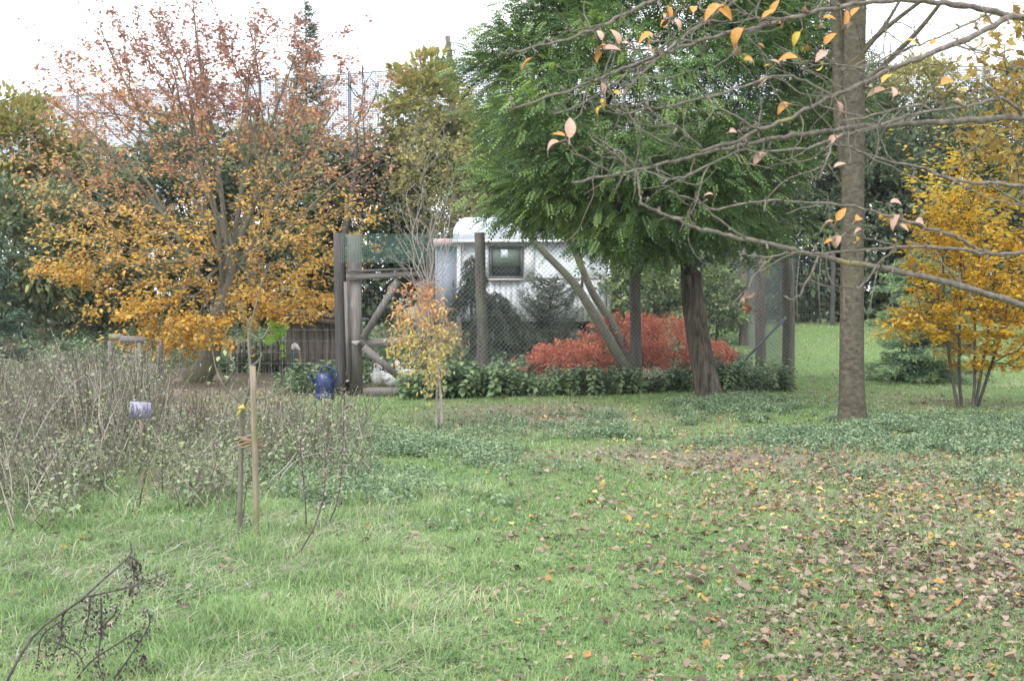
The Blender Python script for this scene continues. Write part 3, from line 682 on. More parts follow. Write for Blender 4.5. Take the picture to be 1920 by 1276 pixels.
conifer('dark_pine', 'blue green pine at the left edge', G(-8.35, 20.6), 2.5, .75, 70, 110, .12, M['lf_pine'], 86, .15, .04, tipup=.2)

# laurel shrubs behind the locust trunk
for i, (px, py, Y, rx, rz, lab) in enumerate((
        (1140, 560, 27.5, .75, .75, 'light green leafy shrub between the leaning stems and thick post'),
        (1235, 555, 27.8, .8, .85, 'light green leafy shrub left of the locust trunk'),
        (1345, 560, 28.6, .7, .75, 'light green leafy shrub right of the locust trunk'))):
    c = P(px, py, Y)
    bush_tree('laurel_shrub', lab, G(c[0], Y), .1, c, (rx, .8, rz), 70, 42, .11, M['lf_laurel'], M['bark_dark'], 90 + i, .4, cat='shrub', group='leafy shrubs behind the run', rtr=.05)

# dense trees along the back
back = [  # px, py, Y, rx, ry, rz, material, label
    (25, 300, 30, 1.6, 1.3, 1.7, 'lf_maple', 'yellowing tree at the left edge under the net'),
    (40, 470, 28, 1.7, 1.4, 1.6, 'lf_hedge', 'dark green leafy tree at the left edge behind the pine'),
    (185, 440, 30, 1.7, 1.4, 2.1, 'lf_hedge', 'olive green tree behind the left side of the beech'),
    (340, 400, 31, 1.7, 1.4, 2.4, 'lf_hedge_dark', 'dark tree directly behind the beech trunk'),
    (520, 400, 31, 1.7, 1.4, 2.5, 'lf_hedge', 'green tree behind the right side of the beech'),
    (690, 440, 32, 1.6, 1.3, 2.2, 'lf_hedge_dark', 'dark evergreen behind the wooden gate'),
    (830, 400, 32.5, 1.5, 1.2, 2.4, 'lf_hedge', 'evergreen behind the grey twiggy willow'),
    (980, 360, 33, 1.8, 1.3, 2.8, 'lf_hedge_dark', 'dark evergreen rising behind the trailer'),
    (1150, 400, 33, 1.8, 1.3, 2.6, 'lf_hedge', 'evergreen behind the locust crown'),
    (1330, 420, 33, 1.8, 1.3, 2.5, 'lf_hedge_dark', 'dark evergreen behind the side fence'),
    (1490, 400, 33.5, 1.7, 1.3, 2.7, 'lf_hedge_dark', 'dark evergreen left of the cherry trunk behind the lawn'),
    (1560, 270, 35, 1.9, 1.4, 2.6, 'lf_hedge', 'mid green tree rising behind the cherry trunk'),
    (1650, 400, 33.5, 1.7, 1.3, 2.7, 'lf_hedge_dark', 'shady evergreen right of the cherry trunk'),
    (1700, 250, 35.5, 1.9, 1.4, 2.2, 'lf_maple', 'yellowish green tree right of the cherry under the sky'),
    (1800, 400, 34, 1.9, 1.4, 2.8, 'lf_hedge', 'green tree behind the golden hornbeam'),
    (1920, 330, 34, 1.9, 1.4, 3.2, 'lf_hedge_dark', 'dark tree at the right edge behind the hornbeam'),
]
for i, (px, py, Y, rx, ry, rz, mt, lab) in enumerate(back):
    c = P(px, py, Y)
    bush_tree('background_tree', lab, G(c[0], Y), .3, c, (rx, ry, rz), 190, 46, .155, M[mt], M['bark_dark'], 100 + i, .45, group='dense trees along the back', rtr=.09, nb=36, inner=.5)

# undergrowth that closes the back of the garden at ground level
rg = np.random.default_rng(131); n = 1100
cx = rg.uniform(-15, 15, n); cy = 35.2 + rg.normal(0, .5, n) + np.where(cx < -3, -3.2, 0); cz = ground_z(cx, cy) + rg.random(n) ** 1.1 * np.where(cx < -3, 4.6, 6.0)
cx2 = rg.uniform(3.5, 15, 420); cy2 = 33.2 + rg.normal(0, .3, 420); cz2 = ground_z(cx2, cy2) + rg.random(420) * 3.2
cx, cy, cz = np.concatenate([cx, cx2]), np.concatenate([cy, cy2]), np.concatenate([cz, cz2])
V, F, a = clump_foliage(rg, np.stack([cx, cy, cz], 1), (.5, .4, .35), 42, .19, tone=.4)
tag(mk('undergrowth', V, F, M['lf_hedge_dark'], attr=a), 'dark mass of hedge undergrowth along the back of the garden', 'undergrowth', kind='stuff')

# thin poles of the hedge at the lawn end
rg = np.random.default_rng(133)
ORD = 'first second third fourth fifth sixth seventh eighth ninth tenth'.split()
for i in range(5):
    px = 1492 + i * 45 + rg.uniform(-5, 5); b = P(px, 600, 32.2); b[2] = float(ground_z(b[0], b[1])); tp_ = b + A([rg.normal(0, .1), 0, 1.2 + rg.random() * 1.3])
    s_ = MB(); s_.tube([b - A([0, 0, .05]), (b + tp_) / 2 + A([rg.normal(0, .05), 0, 0]), tp_], [.02, .017, .009], 6)
    tag(s_.build('hedge_stem', M['bark_grey'], smooth=True), ORD[i] + ' thin bare hedge stem from the left at the far lawn end', 'stem', 'bare hedge stems at the end of the lawn')

# red shrubs inside the run
for i, (px, Y, rx, top, lab) in enumerate(((1062, 22.3, .68, 640, 'red shrub beside the spruce, left end of the red row'), (1165, 22.9, .76, 583, 'tallest red shrub behind the thick post'), (1255, 22.6, .74, 590, 'orange red shrub just left of the locust trunk'), (1335, 22.2, .45, 645, 'small red shrub right of the locust trunk'))):
    b = G((px - 960) / FPX * Y, Y); tz = P(px, top, Y)[2]; rng = np.random.default_rng(140 + i)
    tg_ = ellipsoid_pts(rng, 420, b + A([0, 0, tz * .5]), (rx * 1.08, .6, tz * .58), .3, .12)
    sts = [smooth_path([b + A([rng.normal(0, .08), rng.normal(0, .08), -.03]), b + A([rng.normal(0, .2), rng.normal(0, .2), .3])], 3) for _ in range(5)]
    make_tree('red_shrub', lab, b, sts, [(.015, .008)] * 5, tg_, dict(mat=M['lf_red'], n=5600, rmax=.01, size=.06, spread=.035, flat=1.0, droop=-.15, seed=i, aspect=.8, col=lambda p_, r: r.normal(.5, .2, len(p_)) + .25 * (r.random(len(p_)) < .1)),
              M['bark_dark'], bf=.3, rtip=.0025, lift=.5, group='red autumn shrubs in the run', cat='shrub')

# ------------------------------------------------------------------ trailer
TY = 27.0; tl, tr_, tb = -1.12, 2.05, .9
trailer = empty('trailer', G(.4, TY), 'old white construction trailer with one window behind the wire fence', 'trailer')
m_ = MB(); m_.box(((tl + tr_) / 2, TY + 1.1, (tb + 2.62) / 2), (tr_ - tl - .02, 2.16, 2.62 - tb)); body = m_.build('body', M['sheet_white'], trailer)
for i in range(26):       # ribbed lower cladding
    x0 = tl + .06 + i * (tr_ - tl - .12) / 26; pm = MB(); pm.box((x0 + .055, TY + .005, (tb + 1.80) / 2), (.113, .03 + .005 * (i % 2), 1.80 - tb))
    pm.build('cladding_board', M['sheet_white'], body)
m_ = MB(); m_.box(((tl + tr_) / 2, TY - .002, 1.815), (tr_ - tl + .02, .05, .035)); m_.build('waist_rail', M['sill'], body)
for px_ in (tl, tr_):
    m_ = MB(); m_.box((px_, TY - .003, (tb + 2.6) / 2), (.085, .09, 2.6 - tb + .1)); m_.build('corner_strip', M['trim_white'], body)
prof = [(tl - .1, 2.56), (tl - .115, 2.72)] + [(tl + .22 - .335 * math.cos(a_), 2.74 + .34 * math.sin(a_)) for a_ in np.linspace(.25, math.pi / 2, 6)] + \
       [(tr_ - .22 + .335 * math.sin(a_), 2.74 + .34 * math.cos(a_)) for a_ in np.linspace(0, math.pi / 2 - .25, 6)] + [(tr_ + .115, 2.72), (tr_ + .1, 2.56)]
k = len(prof); V = A([(x_, TY - .12, z_) for x_, z_ in prof] + [(x_, TY + 2.3, z_) for x_, z_ in prof])
F = A([(i, (i + 1) % k, k + (i + 1) % k, k + i) for i in range(k)])
roof = mk('roof', V, [F, A([list(range(k))[::-1]]), A([list(range(k, 2 * k))])], M['roof_white'], trailer)
m_ = MB(); m_.box(((tl + tr_) / 2, TY - .14, 2.58), (tr_ - tl + .26, .04, .06)); m_.build('gutter', M['trim_white'], roof)
wa, wb_ = P(920, 520, TY), P(978, 463, TY); wx0, wx1, wz0, wz1 = wa[0], wb_[0], wa[2], wb_[2]
win = MB()
for c, s in ((((wx0 + wx1) / 2, TY - .03, wz1), (wx1 - wx0 + .06, .06, .05)), (((wx0 + wx1) / 2, TY - .03, wz0), (wx1 - wx0 + .06, .06, .05)),
             ((wx0, TY - .031, (wz0 + wz1) / 2), (.045, .055, wz1 - wz0)), ((wx1, TY - .031, (wz0 + wz1) / 2), (.045, .055, wz1 - wz0))): win.box(c, s)
window = win.build('window', M['frame_dark'], trailer)
m_ = MB(); m_.box(((wx0 + wx1) / 2, TY - .016, (wz0 + wz1) / 2), (wx1 - wx0, .012, wz1 - wz0)); m_.build('pane', M['glass'], window)
m_ = MB(); m_.box(((wx0 + wx1) / 2, TY - .026, wz0 + (wz1 - wz0) * .68), (wx1 - wx0 - .03, .006, (wz1 - wz0) * .62)); m_.build('blind', M['blind'], window)
pc = P(946, 476, TY); m_ = MB(); m_.box((pc[0], TY - .033, pc[2]), (.15, .004, .19)); m_.build('paper_note', M['paper'], window)
m_ = MB(); m_.box(((wx0 + wx1) / 2, TY - .06, wz0 - .045), (wx1 - wx0 + .08, .12, .035)); m_.build('window_sill', M['sill'], window)
for sx in (wx0 - .14, wx1 + .16):
    m_ = MB(); m_.box((sx, TY - .02, (wz0 + wz1) / 2 - .02), (.2, .03, wz1 - wz0 + .1)); m_.build('shutter', M['trim_white'], trailer)
da, db = P(815, 604, TY), P(858, 462, TY)
m_ = MB(); m_.box(((da[0] + db[0]) / 2, TY + .25, (da[2] + db[2]) / 2), (db[0] - da[0], .05, db[2] - da[2])); door = m_.build('door', M['door_blue'], trailer)
tag(door, 'grey blue door leaf standing open at the left end')
m_ = MB(); m_.box(((da[0] + db[0]) / 2, TY + .22, db[2] + .09), (db[0] - da[0] + .06, .16, .17)); m_.build('door_canopy', M['trim_rose'], trailer)
m_ = MB(); m_.tube([A([db[0] - .1, TY + .2, da[2] + .75]), A([db[0] - .1, TY + .17, da[2] + .8]), A([db[0] - .1, TY + .2, da[2] + .9])], .012, 6); m_.build('handle', M['frame_dark'], door)
m_ = MB(); m_.box(((tl + tr_) / 2, TY + 1.1, tb - .1), (tr_ - tl - .1, 1.9, .16)); m_.build('chassis', M['rubber'], trailer)
for wx in (-.3, 1.35):
    for wy in (.25, 1.95):
        m_ = MB(); zc = float(ground_z(wx, TY + wy)) + .34; m_.tube([A([wx, TY + wy - .1, zc]), A([wx, TY + wy + .1, zc])], .34, 20); tire = m_.build('wheel', M['rubber'], trailer)
        m_ = MB(); m_.tube([A([wx, TY + wy - .115, zc]), A([wx, TY + wy + .115, zc])], .17, 14); m_.build('hub', M['frame_dark'], tire)

# ------------------------------------------------------------------ wire run: posts, mesh, strut
fence = empty('wire_fence', G(.5, 19.8), 'chicken run fence of thick round posts and chain link mesh', 'fence')
def round_post(px, Y, top_px, rad, mat='wood_post', lean=0.0, name='post'):
    b = P(px, 700, Y); b[2] = float(ground_z(b[0], Y)); tp_ = P(px, top_px, Y); tp_[0] = b[0] + lean
    m_ = MB(); zz = np.linspace(0, 1, 9)[:, None]; pts = (b - A([0, 0, .2])) * (1 - zz) + tp_ * zz
    pts = pts + np.random.default_rng(int(px)).normal(0, .006, pts.shape) * A([1, 1, 0])
    m_.tube(pts, rad * (1.04 - .09 * zz[:, 0]), 14); m_.build(name, M[mat], fence, True); return b, tp_
FY = 20.8
p1 = round_post(907, 19.53, 436, .083, lean=-.06); p2 = round_post(1193, 20.15, 400, .087, lean=-.04); p3 = round_post(1479, FY, 485, .098, lean=-.03)
p4 = round_post(1427, 24.3, 474, .098, lean=-.05); p5 = round_post(1394, 28.4, 470, .1, lean=-.03); p6 = round_post(1367, 31.8, 474, .1)
p7 = round_post(1560, 31.9, 470, .06, 'wood_dark')
def link_mesh(a, b, z0, z1, cell, wr, mat, name='chain_link', straight=False):
    """woven wire between two uprights; diamonds, or a square grid"""
    a, b = A(a, float), A(b, float); L = np.linalg.norm((b - a)[:2]); H = z1 - z0; e = (b - a) / L; e[2] = 0
    m_ = MB(); segs = []
    if straight:
        for x_ in np.arange(0, L + .001, cell): segs.append((x_, 0, x_, H))
        for z_ in np.arange(0, H + .001, cell): segs.append((0, z_, L, z_))
    else:
        for x_ in np.arange(-H, L, cell):
            s0, s1 = max(0, -x_), min(H, L - x_)
            if s1 > s0: segs += [(x_ + s0, s0, x_ + s1, s1), (x_ + s0, H - s0, x_ + s1, H - s1)]
        for z_ in (0, H / 2, H): segs.append((0, z_, L, z_))
    for x0, za, x1, zb in segs:
        q0 = A([a[0], a[1], 0]) + e * x0; q0[2] = z0 + za; q1 = A([a[0], a[1], 0]) + e * x1; q1[2] = z0 + zb
        m_.tube([q0, q1], wr, 3, cap=False)
    return m_.build(name, M[mat], fence)
gr_ = P(800, 700, 19.25)
fo = A([0, -.1, 0])
link_mesh(A([gr_[0], 19.3, 0]) + fo, p1[0] + fo, .08, 2.25, .075, .0027, 'wire')
link_mesh(p1[0] + fo, p2[0] + fo, .08, 2.3, .075, .0027, 'wire')
link_mesh(p2[0] + fo, p3[0] + fo, .08, 2.0, .075, .0027, 'wire')
so = A([.1, 0, 0])
link_mesh(p3[0] + so, p4[0] + so, .1, 2.1, .06, .002, 'wire_green', 'side_mesh', True)
link_mesh(p4[0] + so, p5[0] + so, .3, 2.4, .06, .002, 'wire_green', 'side_mesh', True)
link_mesh(p5[0] + so, p6[0] + so, .5, 2.6, .06, .002, 'wire_green', 'side_mesh', True)
link_mesh(p6[0] + A([0, .3, 0]), p7[0] + A([0, .2, 0]), .6, 2.5, .07, .0022, 'wire', 'back_mesh', True)
lf0 = P(425, 700, 19.4); lf1 = P(632, 700, 19.4)
link_mesh(A([lf0[0], 19.4, 0]), A([lf1[0], 19.4, 0]), .12, 1.0, .17, .0022, 'wire_pale', 'grid_wire', True)
m_ = MB(); m_.tube([P(1474, 594, FY - .13), P(1372, 700, FY - .0)], .024, 8); m_.build('strut', M['steel_strut'], fence, True)

# ------------------------------------------------------------------ gate
gate = empty('wooden_gate', G(P(720, 700, 19.2)[0], 19.2), 'weathered timber gate with diagonal braces and wire infill', 'gate')
GY = 19.2
def gbar(name, a, b, wd, th=.05, dy=0.0, mat='wood_grey'):
    m_ = MB(); m_.bar(P(a[0], a[1], GY + dy), P(b[0], b[1], GY + dy), wd, th); return m_.build(name, M[mat], gate)
m_ = MB(); b_ = P(642, 720, 19.4); tp_ = P(636, 437, 19.4); b_[2] = -.15; zz = np.linspace(0, 1, 6)[:, None]
m_.tube(b_ * (1 - zz) + tp_ * zz, .09, 10); m_.build('gate_post', M['wood_dark'], gate, True)
gbar('hanging_post', (666, 745), (664, 440), .21, .16, .28, 'wood_grey')
gbar('stile', (668, 728), (666, 525), .165, .055)
gbar('cover_strip', (654, 716), (648, 528), .055, .04, -.045)
gbar('lintel', (650, 519), (800, 513), .085, .14, -.01, 'wood_grey_h')
gbar('lintel_cap', (651, 509), (802, 503), .035, .2, -.01, 'felt')
gbar('middle_rail', (677, 642), (790, 641), .125, .05, -.055, 'wood_grey_h')
gbar('brace', (680, 634), (745, 528), .10, .045, -.105)
gbar('brace', (682, 650), (748, 706), .105, .045, -.108)
gbar('right_stile', (792, 735), (792, 518), .15, .055)
gbar('threshold', (688, 734), (790, 734), .13, .06, -.02, 'wood_grey_h')
m_ = MB(); m_.tube([P(660, 642, GY - .1), P(676, 641, GY - .1)], .025, 8); m_.tube([P(663, 642, GY - .13), P(669, 646, GY - .15), P(672, 640, GY - .13)], .012, 6); m_.build('latch', M['wire_pale'], gate, True)
fp = fence; fence = gate
link_mesh(P(684, 700, GY + .04), P(786, 700, GY + .04), .12, 1.75, .06, .0013, 'wire', 'gate_mesh', True)
m_ = MB(); NY = 19.28; q0, q1 = P(640, 492, NY), P(860, 490, NY); zt = P(700, 438, NY)[2]
for x_ in np.arange(q0[0], q1[0], .03): m_.tube([A([x_, NY, q0[2]]), A([x_, NY, zt])], .0028, 3, cap=False)
for z_ in np.arange(q0[2], zt, .03): m_.tube([A([q0[0], NY, z_]), A([q1[0], NY, z_])], .0028, 3, cap=False)
m_.build('green_net', M['net_green'], gate); fence = fp

# ------------------------------------------------------------------ low shed, picket fence, rack
SY = 23.0
shed = empty('low_shed', G(P(592, 700, SY)[0], SY), 'low brown timber coop with sloping dark roof left of the gate', 'shed')
sx0, sx1 = P(538, 700, SY)[0], P(660, 700, SY)[0]; nbd = 9
for i in range(nbd):
    xa = sx0 + (sx1 - sx0) * (i + .5) / nbd; zt = 1.10 - .16 * (i + .5) / nbd
    m_ = MB(); m_.box((xa, SY + .004 * (i % 3), zt / 2 - .05), ((sx1 - sx0) / nbd - .008, .03, zt + .1)); m_.build('plank', M['wood_shed'], shed)
m_ = MB(); m_.box(((sx0 + sx1) / 2, SY + .75, .42), (sx1 - sx0 - .04, 1.4, .9)); m_.build('body', M['wood_dark'], shed)
m_ = MB(); m_.box(((sx0 + sx1) / 2, SY + .6, 1.10), (sx1 - sx0 + .3, 1.8, .05), tilt=('y', .13)); rf = m_.build('roof', M['felt'], shed)
m_ = MB(); m_.box(((sx0 + sx1) / 2, SY - .32, 1.04), (sx1 - sx0 + .3, .03, .085), tilt=('y', .13)); m_.build('fascia', M['wood_grey_h'], rf)

PY = 23.8
picket = empty('picket_fence', G(P(490, 690, PY)[0], PY), 'short weathered picket fence under the golden beech skirts', 'fence')
rg = np.random.default_rng(151)
for i in range(11):
    c = P(438 + i * 10.2, 690, PY); h_ = .66 + rg.normal(0, .015); wd = .068
    V = [(c[0] - wd / 2, PY, .03), (c[0] + wd / 2, PY, .03), (c[0] + wd / 2, PY, h_ - .05), (c[0], PY, h_), (c[0] - wd / 2, PY, h_ - .05)]
    V = A(V + [(x_, y_ + .02, z_) for x_, y_, z_ in V]); F4 = A([(i_, (i_ + 1) % 5, 5 + (i_ + 1) % 5, 5 + i_) for i_ in range(5)])[:, ::-1]
    mk('picket', V, [F4, A([[0, 1, 2, 3, 4]]), A([[9, 8, 7, 6, 5]])], M['wood_grey'], picket)
for z_ in (.2, .5):
    m_ = MB(); a_, b_ = P(432, 690, PY), P(548, 690, PY); m_.box(((a_[0] + b_[0]) / 2, PY + .035, z_), (b_[0] - a_[0], .03, .06)); m_.build('rail', M['wood_grey_h'], picket)

KY = 18.6
rack = empty('wooden_rack', G(P(250, 700, KY)[0], KY), 'weathered open timber rack among the weeds under the beech', 'rack')
def kbar(name, a, b, wd, th, dy=0.0, mat='wood_grey'):
    m_ = MB(); m_.bar(P(a[0], a[1], KY + dy), P(b[0], b[1], KY + dy), wd, th); return m_.build(name, M[mat], rack)
kbar('top_board', (226, 635), (273, 638), .095, .05, 0, 'wood_grey_h'); kbar('top_board', (204, 632), (228, 632), .10, .04, .09, 'wood_stake')
kbar('post', (264, 725), (262, 642), .06, .06); kbar('post', (207, 760), (206, 640), .05, .05, .02); kbar('shelf', (240, 669), (266, 669), .05, .2, .1, 'wood_grey_h')
kbar('back_panel', (284, 722), (284, 684), .24, .04, .12); kbar('post', (302, 726), (301, 640), .05, .05, .1, 'wood_dark')

# ------------------------------------------------------------------ name board, watering can, pipe lamp
SGY = 11.6; b = P(263, 768, SGY)
sign = empty('name_board', G(b[0], SGY), 'small lilac white board with dark loops among the weeds', 'sign')
m_ = MB(); m_.box(b, (.19, .015, .145), tilt=('y', .06)); m_.build('board', M['sign_lilac'], sign)
m_ = MB(); m_.tube([A([b[0], SGY + .02, -.02]), A([b[0], SGY + .02, b[2] + .02])], .014, 6); m_.build('stick', M['wood_stake'], sign)
m_ = MB()
rgs = np.random.default_rng(12)
for k in range(9):
    o_ = b + A([-.078 + k * .0195 + rgs.normal(0, .004), -.011, rgs.normal(0, .01)])
    m_.tube(smooth_path([o_ + A([rgs.normal(0, .008), 0, .05 - rgs.random() * .03]), o_ + A([rgs.normal(0, .012), 0, rgs.normal(0, .01)]), o_ + A([rgs.normal(0, .01), 0, -.055 + rgs.random() * .03])], 3), .0022, 4)
m_.build('marking', M['sign_ink'], sign)

wc = P(609, 745, 18.6); wc[2] = float(ground_z(wc[0], 18.6)); wz = .16
can = empty('watering_can', wc, 'blue watering can standing left of the gate', 'watering can')
m_ = MB(); m_.tube([wc + A([0, 0, z_]) for z_ in (.1, .12, .26, .36, .39)], [.13, .14, .135, .125, .08], 18); m_.build('body', M['can_blue'], can, True)
m_ = MB(); m_.tube(smooth_path([wc + A([-.11, 0, .2]), wc + A([-.16, -.04, .27]), wc + A([-.18, -.06, .36])], 4), np.linspace(.03, .016, 9), 8); sp = m_.build('spout', M['can_blue'], can, True)
m_ = MB(); m_.tube([wc + A([-.178, -.06, .35]), wc + A([-.2, -.07, .385])], [.016, .045], 12); m_.build('rose', M['can_blue'], sp, True)
m_ = MB(); m_.tube(smooth_path([wc + A([-.07, 0, .37]), wc + A([-.04, 0, .47]), wc + A([.06, 0, .47]), wc + A([.17, 0, .39]), wc + A([.165, 0, .25]), wc + A([.12, 0, .18])], 4), .016, 8); m_.build('handle', M['can_blue'], can, True)
m_ = MB(); m_.tube([wc - A([0, 0, .02]), wc + A([0, 0, .1])], [.145, .14], 16); m_.build('base', M['can_blue'], can, True)

tb_ = P(547, 700, 21.6); tb_[2] = 0
tap = empty('hose_pipe', tb_, 'dark green upright pipe with pale angled head before the coop', 'pipe')
m_ = MB(); m_.tube([tb_, P(546, 690, 21.6), P(549, 655, 21.6)], .03, 8); m_.build('pipe', M['green_pipe'], tap, True)
m_ = MB(); m_.tube(smooth_path([P(549, 655, 21.6), P(552, 646, 21.6), P(562, 656, 21.6)], 3), [.03, .035, .04, .04, .04, .03, .02], 8); m_.build('head', M['white_plastic'], tap, True)
m_ = MB(); m_.tube([P(567, 700, 21.6), P(561, 657, 21.6)], .02, 6); m_.build('stay', M['wood_stake'], tap)

# vine with bright leaves by the coop
vb = P(528, 690, 22.6); vb[2] = 0; vine = empty('vine', vb, 'bright green large leaved vine on the coop corner', 'vine')
m_ = MB(); m_.tube(smooth_path([vb, P(528, 660, 22.6), P(524, 630, 22.6), P(518, 608, 22.6)], 3), .01, 6); m_.build('stem', M['bark_dark'], vine, True)
rg = np.random.default_rng(161)
for px, py, s in ((515, 612, .2), (528, 620, .18), (505, 637, .2), (520, 628, .15), (537, 612, .12), (530, 650, .11), (509, 606, .14), (524, 605, .16), (531, 665, .09)):
    q = P(px, py, 22.5 + rg.normal(0, .06)); n = 7; an = np.linspace(0, 2 * math.pi, n + 1)[:-1]
    rr_ = s / 2 * (1 + .25 * np.cos(an * 3 + rg.random()))
    V = np.concatenate([[q], q + np.stack([np.cos(an) * rr_, rg.normal(-.01, .02, n), np.sin(an) * rr_], 1)])
    mk('leaf', V, A([(0, 1 + i, 1 + (i + 1) % n) for i in range(n)]), M['lf_vine'], vine, attr=np.full(n + 1, rg.random()))

# ------------------------------------------------------------------ hens
def hen(loc, rz, mat, tailmat, label, s=1.0):
    root = empty('hen', loc, label, 'hen', 'hens at the gate'); root.rotation_euler.z = rz; root.scale = (s, s, s)
    def part(m_, name, mt):
        F = ([np.concatenate(m_.F3)] if m_.F3 else []) + ([np.concatenate(m_.F4)] if m_.F4 else [])
        return mk(name, np.concatenate(m_.V), F, M[mt], root, smooth=True, world=False)
    m_ = MB(); sp_ = smooth_path([(-.2, 0, .33), (-.13, 0, .28), (-.04, 0, .235), (.06, 0, .225), (.125, 0, .28), (.15, 0, .36), (.168, 0, .42), (.185, 0, .455), (.215, 0, .45)], 3)
    m_.tube(sp_, np.interp(np.linspace(0, 8, len(sp_)), range(9), [.03, .075, .118, .122, .09, .055, .042, .042, .018]), 14); part(m_, 'body', mat)
    for k in range(5):
        m_ = MB(); a_ = (k - 2) * .16; m_.tube([(-.15, a_ * .12, .29), (-.24, a_ * .35, .38), (-.29 - .015 * (k % 2), a_ * .5, .44)], [.03, .026, .006], 6); part(m_, 'tail_feather', tailmat)
    for sy in (-1, 1):
        m_ = MB(); m_.tube([(.07, sy * .105, .27), (-.02, sy * .125, .25), (-.13, sy * .085, .28)], [.03, .05, .012], 8); part(m_, 'wing', mat)
        m_ = MB(); m_.tube([(.0, sy * .045, .15), (.01, sy * .045, .08), (.0, sy * .045, .01)], [.022, .01, .009], 6); m_.tube([(0, sy * .045, .012), (.05, sy * .055, .006)], .006, 5); m_.tube([(0, sy * .045, .012), (.045, sy * .025, .006)], .006, 5); part(m_, 'leg', 'beak')
    m_ = MB()
    for k in range(4): m_.tube([(.165 + k * .017, 0, .48), (.16 + k * .018, 0, .525 - .006 * k)], [.013, .004], 5)
    part(m_, 'comb', 'comb_red')
    m_ = MB(); m_.tube([(.208, 0, .44), (.207, 0, .41)], [.012, .018], 6); part(m_, 'wattle', 'comb_red')
    m_ = MB(); m_.tube([(.21, 0, .452), (.245, 0, .443)], [.014, .003], 6); part(m_, 'beak', 'beak')
def hen_at(px, Y, dz=0.0):
    p_ = P(px, 700, Y); return A([p_[0], Y, float(ground_z(p_[0], Y)) + dz])
hen(hen_at(711, 19.55, .06), -1.75, 'feather_white', 'feather_white', 'white hen facing the camera behind the gate threshold', .92)
hen(hen_at(733, 19.5, .04), -.5, 'feather_white', 'feather_black', 'white hen seen from the side beside the camera facing hen', .85)
hen(hen_at(724, 20.2, .05), 2.4, 'feather_brown', 'feather_brown', 'brown hen behind the two white hens', .9)
hen(hen_at(764, 19.6, .08), 3.0, 'feather_white', 'feather_black', 'white headed hen half hidden behind the nettles right of gate', .9)
hen(hen_at(979, 21.0, .02), 2.6, 'feather_brown', 'feather_brown', 'brown hen left of the red shrubs in the run', .9)

# ------------------------------------------------------------------ staked sapling
sy_ = 8.35
st = P(482, 1005, 8.3); st[2] = 0
stake = MB(); tp_ = P(474, 686, 8.3); zz = np.linspace(0, 1, 8)[:, None]; stake.tube((st - A([0, 0, .1])) * (1 - zz) + tp_ * zz, .0195, 10)
tag(stake.build('wooden_stake', M['wood_stake'], smooth=True), 'taller round wooden stake tied to the sapling', 'stake')
sb = G(P(450, 1005, 8.4)[0], 8.4)
str_ = smooth_path([sb - A([0, 0, .05]), P(450, 930, 8.4), P(452, 850, 8.42), P(453, 800, 8.42), P(455, 765, 8.42), P(462, 745, 8.42)], 3)
lead = smooth_path([P(460, 750, 8.42), P(470, 710, 8.42), P(466, 640, 8.42), P(470, 612, 8.42), P(480, 570, 8.42), P(492, 525, 8.42)], 4)
tws = [lead, smooth_path([P(470, 612, 8.42), P(455, 585, 8.4), P(443, 566, 8.4)], 3), smooth_path([P(458, 758, 8.42), P(430, 735, 8.4), P(415, 715, 8.38), P(405, 690, 8.4), P(398, 655, 8.4)], 3),
       smooth_path([P(466, 625, 8.42), P(490, 635, 8.45), P(505, 612, 8.5)], 3), smooth_path([P(462, 745, 8.42), P(485, 748, 8.3), P(520, 738, 8.25), P(552, 720, 8.2)], 3),
       smooth_path([P(458, 752, 8.42), P(480, 720, 8.5), P(484, 700, 8.5), P(490, 660, 8.55)], 3), smooth_path([P(466, 690, 8.42), P(480, 680, 8.4), P(493, 664, 8.4)], 3), smooth_path([P(420, 722, 8.4), P(440, 690, 8.3), P(430, 660, 8.3)], 3)]
sap, ST = make_tree('young_fruit_tree', 'staked bare sapling with yellow ribbon in the left foreground', sb, [str_] + tws, [(.017, .016), (.011, .004)] + [(.009, .0035)] * 7, np.zeros((0, 3)) + 0, None, M['bark_green'])
rg = np.random.default_rng(171)
for k in range(26):
    q = P(rg.uniform(385, 450), rg.uniform(625, 720), 8.4); sz = .05
    V, F = instance(LEAF_T, LEAF_F, frames(rg.normal(0, 1, (1, 3)), A([[0, 0, 1.0]])), A([q]), A([sz])); 
    if k < 14: mk('leaf', V, F, M['lf_laurel'], sap, attr=np.full(4, rg.uniform(.4, 1)))
m_ = MB(); q = P(455, 765, 8.4); m_.bar(q + A([.01, -.02, .025]), q + A([-.032, -.03, -.05]), .014, .008); m_.tube([q + A([.02, -.025, .0]), q + A([0, -.03, .01]), q + A([-.02, -.02, .0])], .012, 6); m_.build('ribbon', M['ribbon'], sap)
m_ = MB()
for dz in (0, .016, .03, -.014):
    c = P(470, 830, 8.36) + A([0, 0, dz]); pts = [c + A([.075 * math.cos(a_), .05 * math.sin(a_), .012 * math.sin(3 * a_ + dz * 90)]) for a_ in np.linspace(0, 2 * math.pi, 15)]
    m_.tube(pts, .009, 6)
tag(m_.build('rope_tie', M['rope'], smooth=True), 'brown rope tie binding the stake to the sapling', 'rope')

